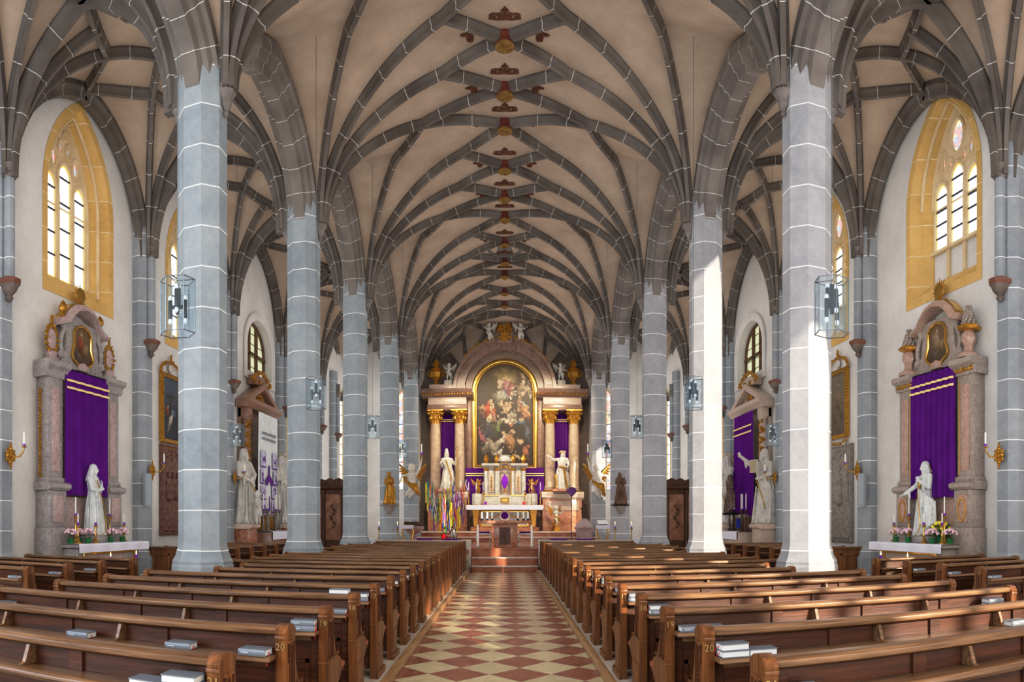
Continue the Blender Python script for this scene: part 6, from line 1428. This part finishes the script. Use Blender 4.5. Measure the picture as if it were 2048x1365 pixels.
for i in range(98):
    P = random.choice(tips); b = P[1].lerp(P[2], random.random()) if random.random() < .5 else P[2].lerp(P[3], random.random()); nm, c = RC[i % 7] if random.random() < .8 else RC[0]
    m = MB(); Lr = random.uniform(.5, 1.15); Lr = min(Lr, b.z - .45); w_ = .026; an = random.random() * 3; sd = Vector((cos(an), sin(an), 0)) * w_; dr = Vector((random.uniform(-.04, .04), random.uniform(-.04, .04), 0)); pts = [b + Vector((0, 0, .02 - Lr * k / 6)) + dr * sin(k) for k in range(7)]
    m.add([p + sd for p in pts] + [p - sd for p in pts], [(k, k + 1, k + 8, k + 7) for k in range(6)]); m.obj('ribbon', mat(nm + '_ribbon', c, rough=.5, bmp=0), t, smooth=0, recalc=False)
rm = {nm: mat(nm + '_ribbon', c, rough=.5, bmp=0) for nm, c in RC}
m = MB(); mats = [rm[nm] for nm, c in RC]
for i in range(150):
    P = random.choice(tips); b = P[1].lerp(P[3], random.uniform(.2, 1)); m.m = i % 7; Lr = min(random.uniform(.4, 1.0), b.z - .45); an = random.random() * 3; sd = Vector((cos(an), sin(an), 0)) * .022
    pts = [b + Vector((.03 * sin(k + i), .02 * cos(k), .02 - Lr * k / 5)) for k in range(6)]; m.add([p + sd for p in pts] + [p - sd for p in pts], [(k, k + 1, k + 7, k + 6) for k in range(5)])
o = m.obj('ribbon_mass', mats, t, smooth=0, recalc=False); o['kind'] = 'stuff'
t = thing('silver_vase', 'pale silver footed vessel standing beside the ribbon branches', 'vase', (-2.1, 27.3, .80)); MB().lathe([(.24, 0), (.20, .06), (.12, .25), (.18, .38), (.10, .46), (.07, .6), (.12, .66), (.04, .7)], n=14, lobes=6, la=.06).obj('vessel', SILV, t); MB().tube([(-.15, 0, .3), (-.3, 0, .45), (-.28, 0, .25)], .02, 6).obj('handle', SILV, t)
# font and its stand
t = thing('baptismal_font', 'carved red-brown marble baptismal font with tall ornamental lid, right of the high altar', 'font', (3.75, 31.4, .80))
MB().lathe([(.42, 0), (.44, .08), (.36, .14), (.40, .5), (.46, .62), (.50, .66), (.44, .70)], n=8).obj('basin', PINKM, t, smooth=20); MB().lathe([(.46, .70), (.36, .86), (.20, 1.0), (.12, 1.1)], n=8).obj('lid', PINKM, t, smooth=20)
m = MB(); leafy(m, [(0, 0, 1.1 + i * .08) for i in range(9)], .10); leafy(m, [(.14 * cos(i * 2), .1 * sin(i * 2), 1.15 + i * .05) for i in range(9)], .06); m.obj('carved_finial', mat('dark_bronze', (.12, .08, .06), rough=.35, metal=.6, bmp=0), t)
t = thing('stone_basin', 'low carved brown stone basin at the left end of the chancel', 'font', (-4.05, 29.5, .80)); MB().lathe([(.22, 0), (.20, .06), (.12, .2), (.16, .4), (.40, .55), (.46, .66), (.46, .74), (.38, .76), (.36, .7), (.1, .66)], n=12, lobes=6, la=.03).obj('basin', PINKM, t); MB().box(-.4, .4, -.2, .2, .76, .95).obj('carved_top', DKW, t, bevel=.03)
# veiled processional crosses
for s, px in ((1, 1143), (-1, 906)):
    x = 24.3 * tan((px - CX) / F); t = thing('veiled_cross', f'processional cross under a violet veil on a pole, {wh[s]} of the free-standing altar', 'cross', (x, 24.3, .80), 0, None)
    h = 1.95 if s > 0 else 1.0
    MB().lathe([(.12, 0), (.10, .03), (.02, .05)], n=12).obj('foot', BLACKM, t); MB().tube([(0, 0, .03), (0, 0, h)], .012, 6).obj('pole', BLACKM, t)
    if s > 0: MB().prism([(0, h - .12), (.20, h + .10), (.14, h + .22), (0, h + .27), (-.20, h + .16)], 'y', -.06, .06).obj('violet_veil', mat('dark_violet_veil', (.10, .03, .13), (.17, .06, .20), rough=.6), t, bevel=.02)
# small tables with white cloths
for k, (px, y, w, lab) in enumerate(((815, 28.8, .55, 'small white-covered table left of the chancel beside the fifth pillar'), (1205, 28.6, .6, 'small white-covered table on gilt legs right of the chancel with an open book'), (743, 22.2, .3, 'narrow white-covered stand beside the third left pillar'), (1276, 22.4, .3, 'narrow white-covered stand beside the third right pillar'))):
    x = y * tan((px - CX) / F); z = .80 if y > 24 and abs(x) < 4.7 else 0
    t = thing('covered_table', lab, 'table', (x, y, z)); hh = .8 if z else 1.15
    for a in (-1, 1):
        for b in (-1, 1): MB().tube([(a * w * .38, b * w * .35, hh - .03), (a * w * .42, b * w * .38, hh * .6), (a * w * .32, b * w * .3, hh * .3), (a * w * .38, b * w * .35, 0)], .022, 6).obj('leg', GOLDS if k < 2 else BRASSN, t)
    MB().box(-w / 2, w / 2, -w / 2.2, w / 2.2, hh - .04, hh).obj('table_top', WHITEP, t, bevel=.01); MB().grid(lambda u, v: (lerp(-w / 2 - .02, w / 2 + .02, u), -w / 2.2 - .02 if v > .8 else lerp(w / 2.2, -w / 2.2 - .02, v / .8), hh + .006 - (max(0, v - .8) * .8)), 12, 10).obj('cloth', CLOTHW, t, recalc=False)
    if k == 1: 
        t = thing('open_book', 'open book lying on a slanted stand on the right chancel table', 'book', (x, y, z + hh + .01)); MB().prism([(-.16, 0), (.16, 0), (.16, .16)], 'x', -.2, .2).obj('stand', DKW, t); MB().add([(-.22, -.17, .03), (.22, -.17, .03), (.22, .17, .20), (-.22, .17, .20)], [(0, 1, 2, 3)]).obj('pages', BKP, t)
# burning candles on tall stands
for k, (px, y) in enumerate(((758, 23.9), (795, 23.9), (1230, 23.9), (1263, 23.9))):
    x = y * tan((px - CX) / F); candlestick(.72, .10, f'burning violet candle on a brass stand, {("outer left","inner left","inner right","outer right")[k]} behind the chancel rail', BRASSN, (x, y, .80 if abs(x) < 4.74 else .80), 'burning candles behind the chancel rail', lit=True)
# statues on the fourth pillars
for s in (-1, 1):
    x = s * (PX[3] - .10); m_ = GOLD if s < 0 else mat('dark_polychrome_wood', (.09, .045, .03), (.18, .10, .06), rough=.45)
    t = thing('pillar_statue', 'gilded statue of a crowned woman with child on the fourth left pillar' if s < 0 else 'dark wooden statue of a monk with child on the fourth right pillar', 'statue', (x, PY[3] - .62, 2.42), s * .12)
    robed('body', m_, t, 1.25, L_arm=((.24, -.1, 1.16), (.12, -.24, 1.18), (-.4, -.3, 0)), R_arm=((-.24, -.08, 1.14), (-.02, -.22, 1.12), (.4, -.2, .1)), crown=s < 0, child=(.17, -.20, 1.22), seed=40 + s, voxel=.02, wide=1.15)
    MB().box(-.32, .32, -.22, .24, -.05, 0).obj('shelf', BLACKM if s > 0 else CORB, t, bevel=.01); MB().lathe([(.02, -.42), (.10, -.32), (.16, -.2), (.26, -.05)], (0, 0, 0), 8).obj('bracket', RELR, t)
# flying candle-bearing angels on the fifth pillars
for s in (-1, 1):
    t = thing('flying_angel', f'gilded flying angel holding up a candle on the {"left" if s < 0 else "right"} chancel pillar', 'statue', (s * (PX[4] - .15), PY[4] - .95, 2.75), 0, None)
    mm = GOLD if s < 0 else WHITEP
    angel('body', mm if s > 0 else WHITEP, GOLD, t, 'fly', 1.75, flip=s, arms=([((.02, -.1, .9) if False else (-.24, -.05, .66), (-.30, -.12, .50)), ((.22, -.05, .84), (.28, -.08, 1.06))] if s < 0 else [((-.22, -.05, .84), (-.28, -.08, 1.06)), ((.24, -.05, .66), (.30, -.12, .50))]), cloth=GOLD, voxel=.024)
    x = -s * .49 * 1.0; MB().tube([(x, -.14, 1.80), (x, -.14, 2.15)], .022, 8).obj('candle_arm', GOLDS, t); MB().lathe([(.05, 2.12), (.06, 2.2), (.03, 2.22)], (x, -.14, 0), 10).obj('candle_cup', PURG, t); MB().lathe([(.03, 2.2), (.03, 2.62), (.004, 2.64)], (x, -.14, 0), 10).obj('candle', CANDLE, t)
# carved stalls at the far ends of the aisles
for s in (-1, 1):
    t = thing('carved_stall', f'dark carved wooden confessional stall at the far end of the {wh[s]} aisle', 'confessional', (s * 7.75, 29.6, 0), 0); 
    MB().box(-1.35, 1.35, 0, .9, 0, 3.2).obj('carcass', DKW, t, bevel=.02)
    m = MB(); m.prism([(0, 3.2), (-.12, 3.28), (-.16, 3.42), (.9, 3.42), (.9, 3.2)], 'x', -1.42, 1.42); m.obj('cornice', DKW, t)
    for i in range(3):
        x = -.9 + i * .9; MB().box(x - .36, x + .36, -.04, 0, .9, 3.0).obj('door_panel', mat('warm_carved_panel', (.14, .06, .035), (.26, .13, .08), rough=.4, bmp=.4, bs=20), t, bevel=.02)
        m = MB(); leafy(m, [(x + .10 * sin(k * 1.3), -.06, 1.5 + k * .12) for k in range(9)], .07); m.obj('carved_foliage', DKW, t)
    for i in range(4): x = -1.35 + i * .9; MB().lathe([(.07, 0), (.08, .8), (.05, .9), (.06, 3.0), (.08, 3.2)], (x, -.06, 0), 10).obj('turned_post', DKW, t)
    plate([(-1.35, 3.42), (1.35, 3.42)] + [(lerp(1.3, -1.3, k / 24), 3.50 + .10 * abs(sin(k * .8)) + .16 * sin(pi * k / 24)) for k in range(25)], [], .1, .18).obj('carved_crest', DKW, t, bevel=.01)
# ================================================================ light
W = bpy.data.worlds.new('sky'); SC.world = W; W.use_nodes = True
bg = W.node_tree.nodes['Background']; bg.inputs[0].default_value = (.90, .93, 1.0, 1); bg.inputs[1].default_value = .9
structure(MB().box(-9.9, 9.9, -9.2, 4.35, 12.6, 12.8).obj('ceiling', WEB))  # unseen flat slab added to keep sun off the left side
def area(name, loc, tgt, size, power, col=(1, 1, 1), sy=None):
    l = bpy.data.lights.new(name, 'AREA'); l.energy = power; l.color = col; l.size = size
    if sy: l.shape = 'RECTANGLE'; l.size_y = sy
    o = bpy.data.objects.new(name, l); COL.objects.link(o); o.location = loc
    d = Vector(tgt) - Vector(loc); o.rotation_euler = d.to_track_quat('-Z', 'Y').to_euler(); return o
S = bpy.data.lights.new('sun', 'SUN'); S.energy = 8; S.angle = .012; S.color = (1, .86, .68)
so = bpy.data.objects.new('sun', S); COL.objects.link(so)
so.rotation_euler = Vector((-.47, .88, -.30)).to_track_quat('-Z', 'Y').to_euler()
SC.cycles.use_denoising = True; SC.cycles.use_adaptive_sampling = True; SC.cycles.adaptive_threshold = .025
SC.cycles.use_fast_gi = True; SC.cycles.fast_gi_method = 'ADD'
W.light_settings.ao_factor = .46; W.light_settings.distance = 2.6
SC.cycles.max_bounces = 6; SC.cycles.diffuse_bounces = 2; SC.cycles.transparent_max_bounces = 16; SC.cycles.sample_clamp_indirect = 3
area('cool_fill_left', (-7.5, -4.5, 4.8), (1, 8, 4), 6, 900, (.70, .85, 1), 5)  # unseen cool fill lamp added behind the camera
area('warm_fill_right', (4.5, -7.5, 4.8), (0, 9, 4.5), 6, 600, (1, .90, .80), 5)  # unseen warm fill lamp added behind the camera
def spot(name, loc, tgt, power, ang, col, r=.03, blend=.6):
    l = bpy.data.lights.new(name, 'SPOT'); l.energy = power; l.color = col; l.spot_size = radians(ang); l.spot_blend = blend; l.shadow_soft_size = r
    o = bpy.data.objects.new(name, l); COL.objects.link(o); o.location = loc; o.rotation_euler = (Vector(tgt) - Vector(loc)).to_track_quat('-Z', 'Y').to_euler(); return o
spot('altar_fill_spot', (2.8, 28.0, 10.2), (.3, 36, 4.5), 2300, 70, (1, .82, .58)); spot('altar_fill_spot', (-2.8, 28.0, 10.2), (-.3, 36, 4.5), 1500, 70, (1, .84, .64))  # unseen warm spots added to brighten the high altar
spot('added_chancel_sun_spot', (7.6, 25.2, 6.5), (4.3, 34.5, 3.3), 5200, 21, (1, .88, .7), blend=.3)  # unseen lamp added to imitate sun on the right chancel side
SC.view_settings.view_transform = 'Standard'; SC.view_settings.look = 'None'; SC.view_settings.exposure = 0
SC.view_settings.use_curve_mapping = True
cv = SC.view_settings.curve_mapping.curves[3]
cv.points.new(.06, .047); cv.points.new(.25, .24); cv.points.new(.6, .68)
SC.view_settings.curve_mapping.update()
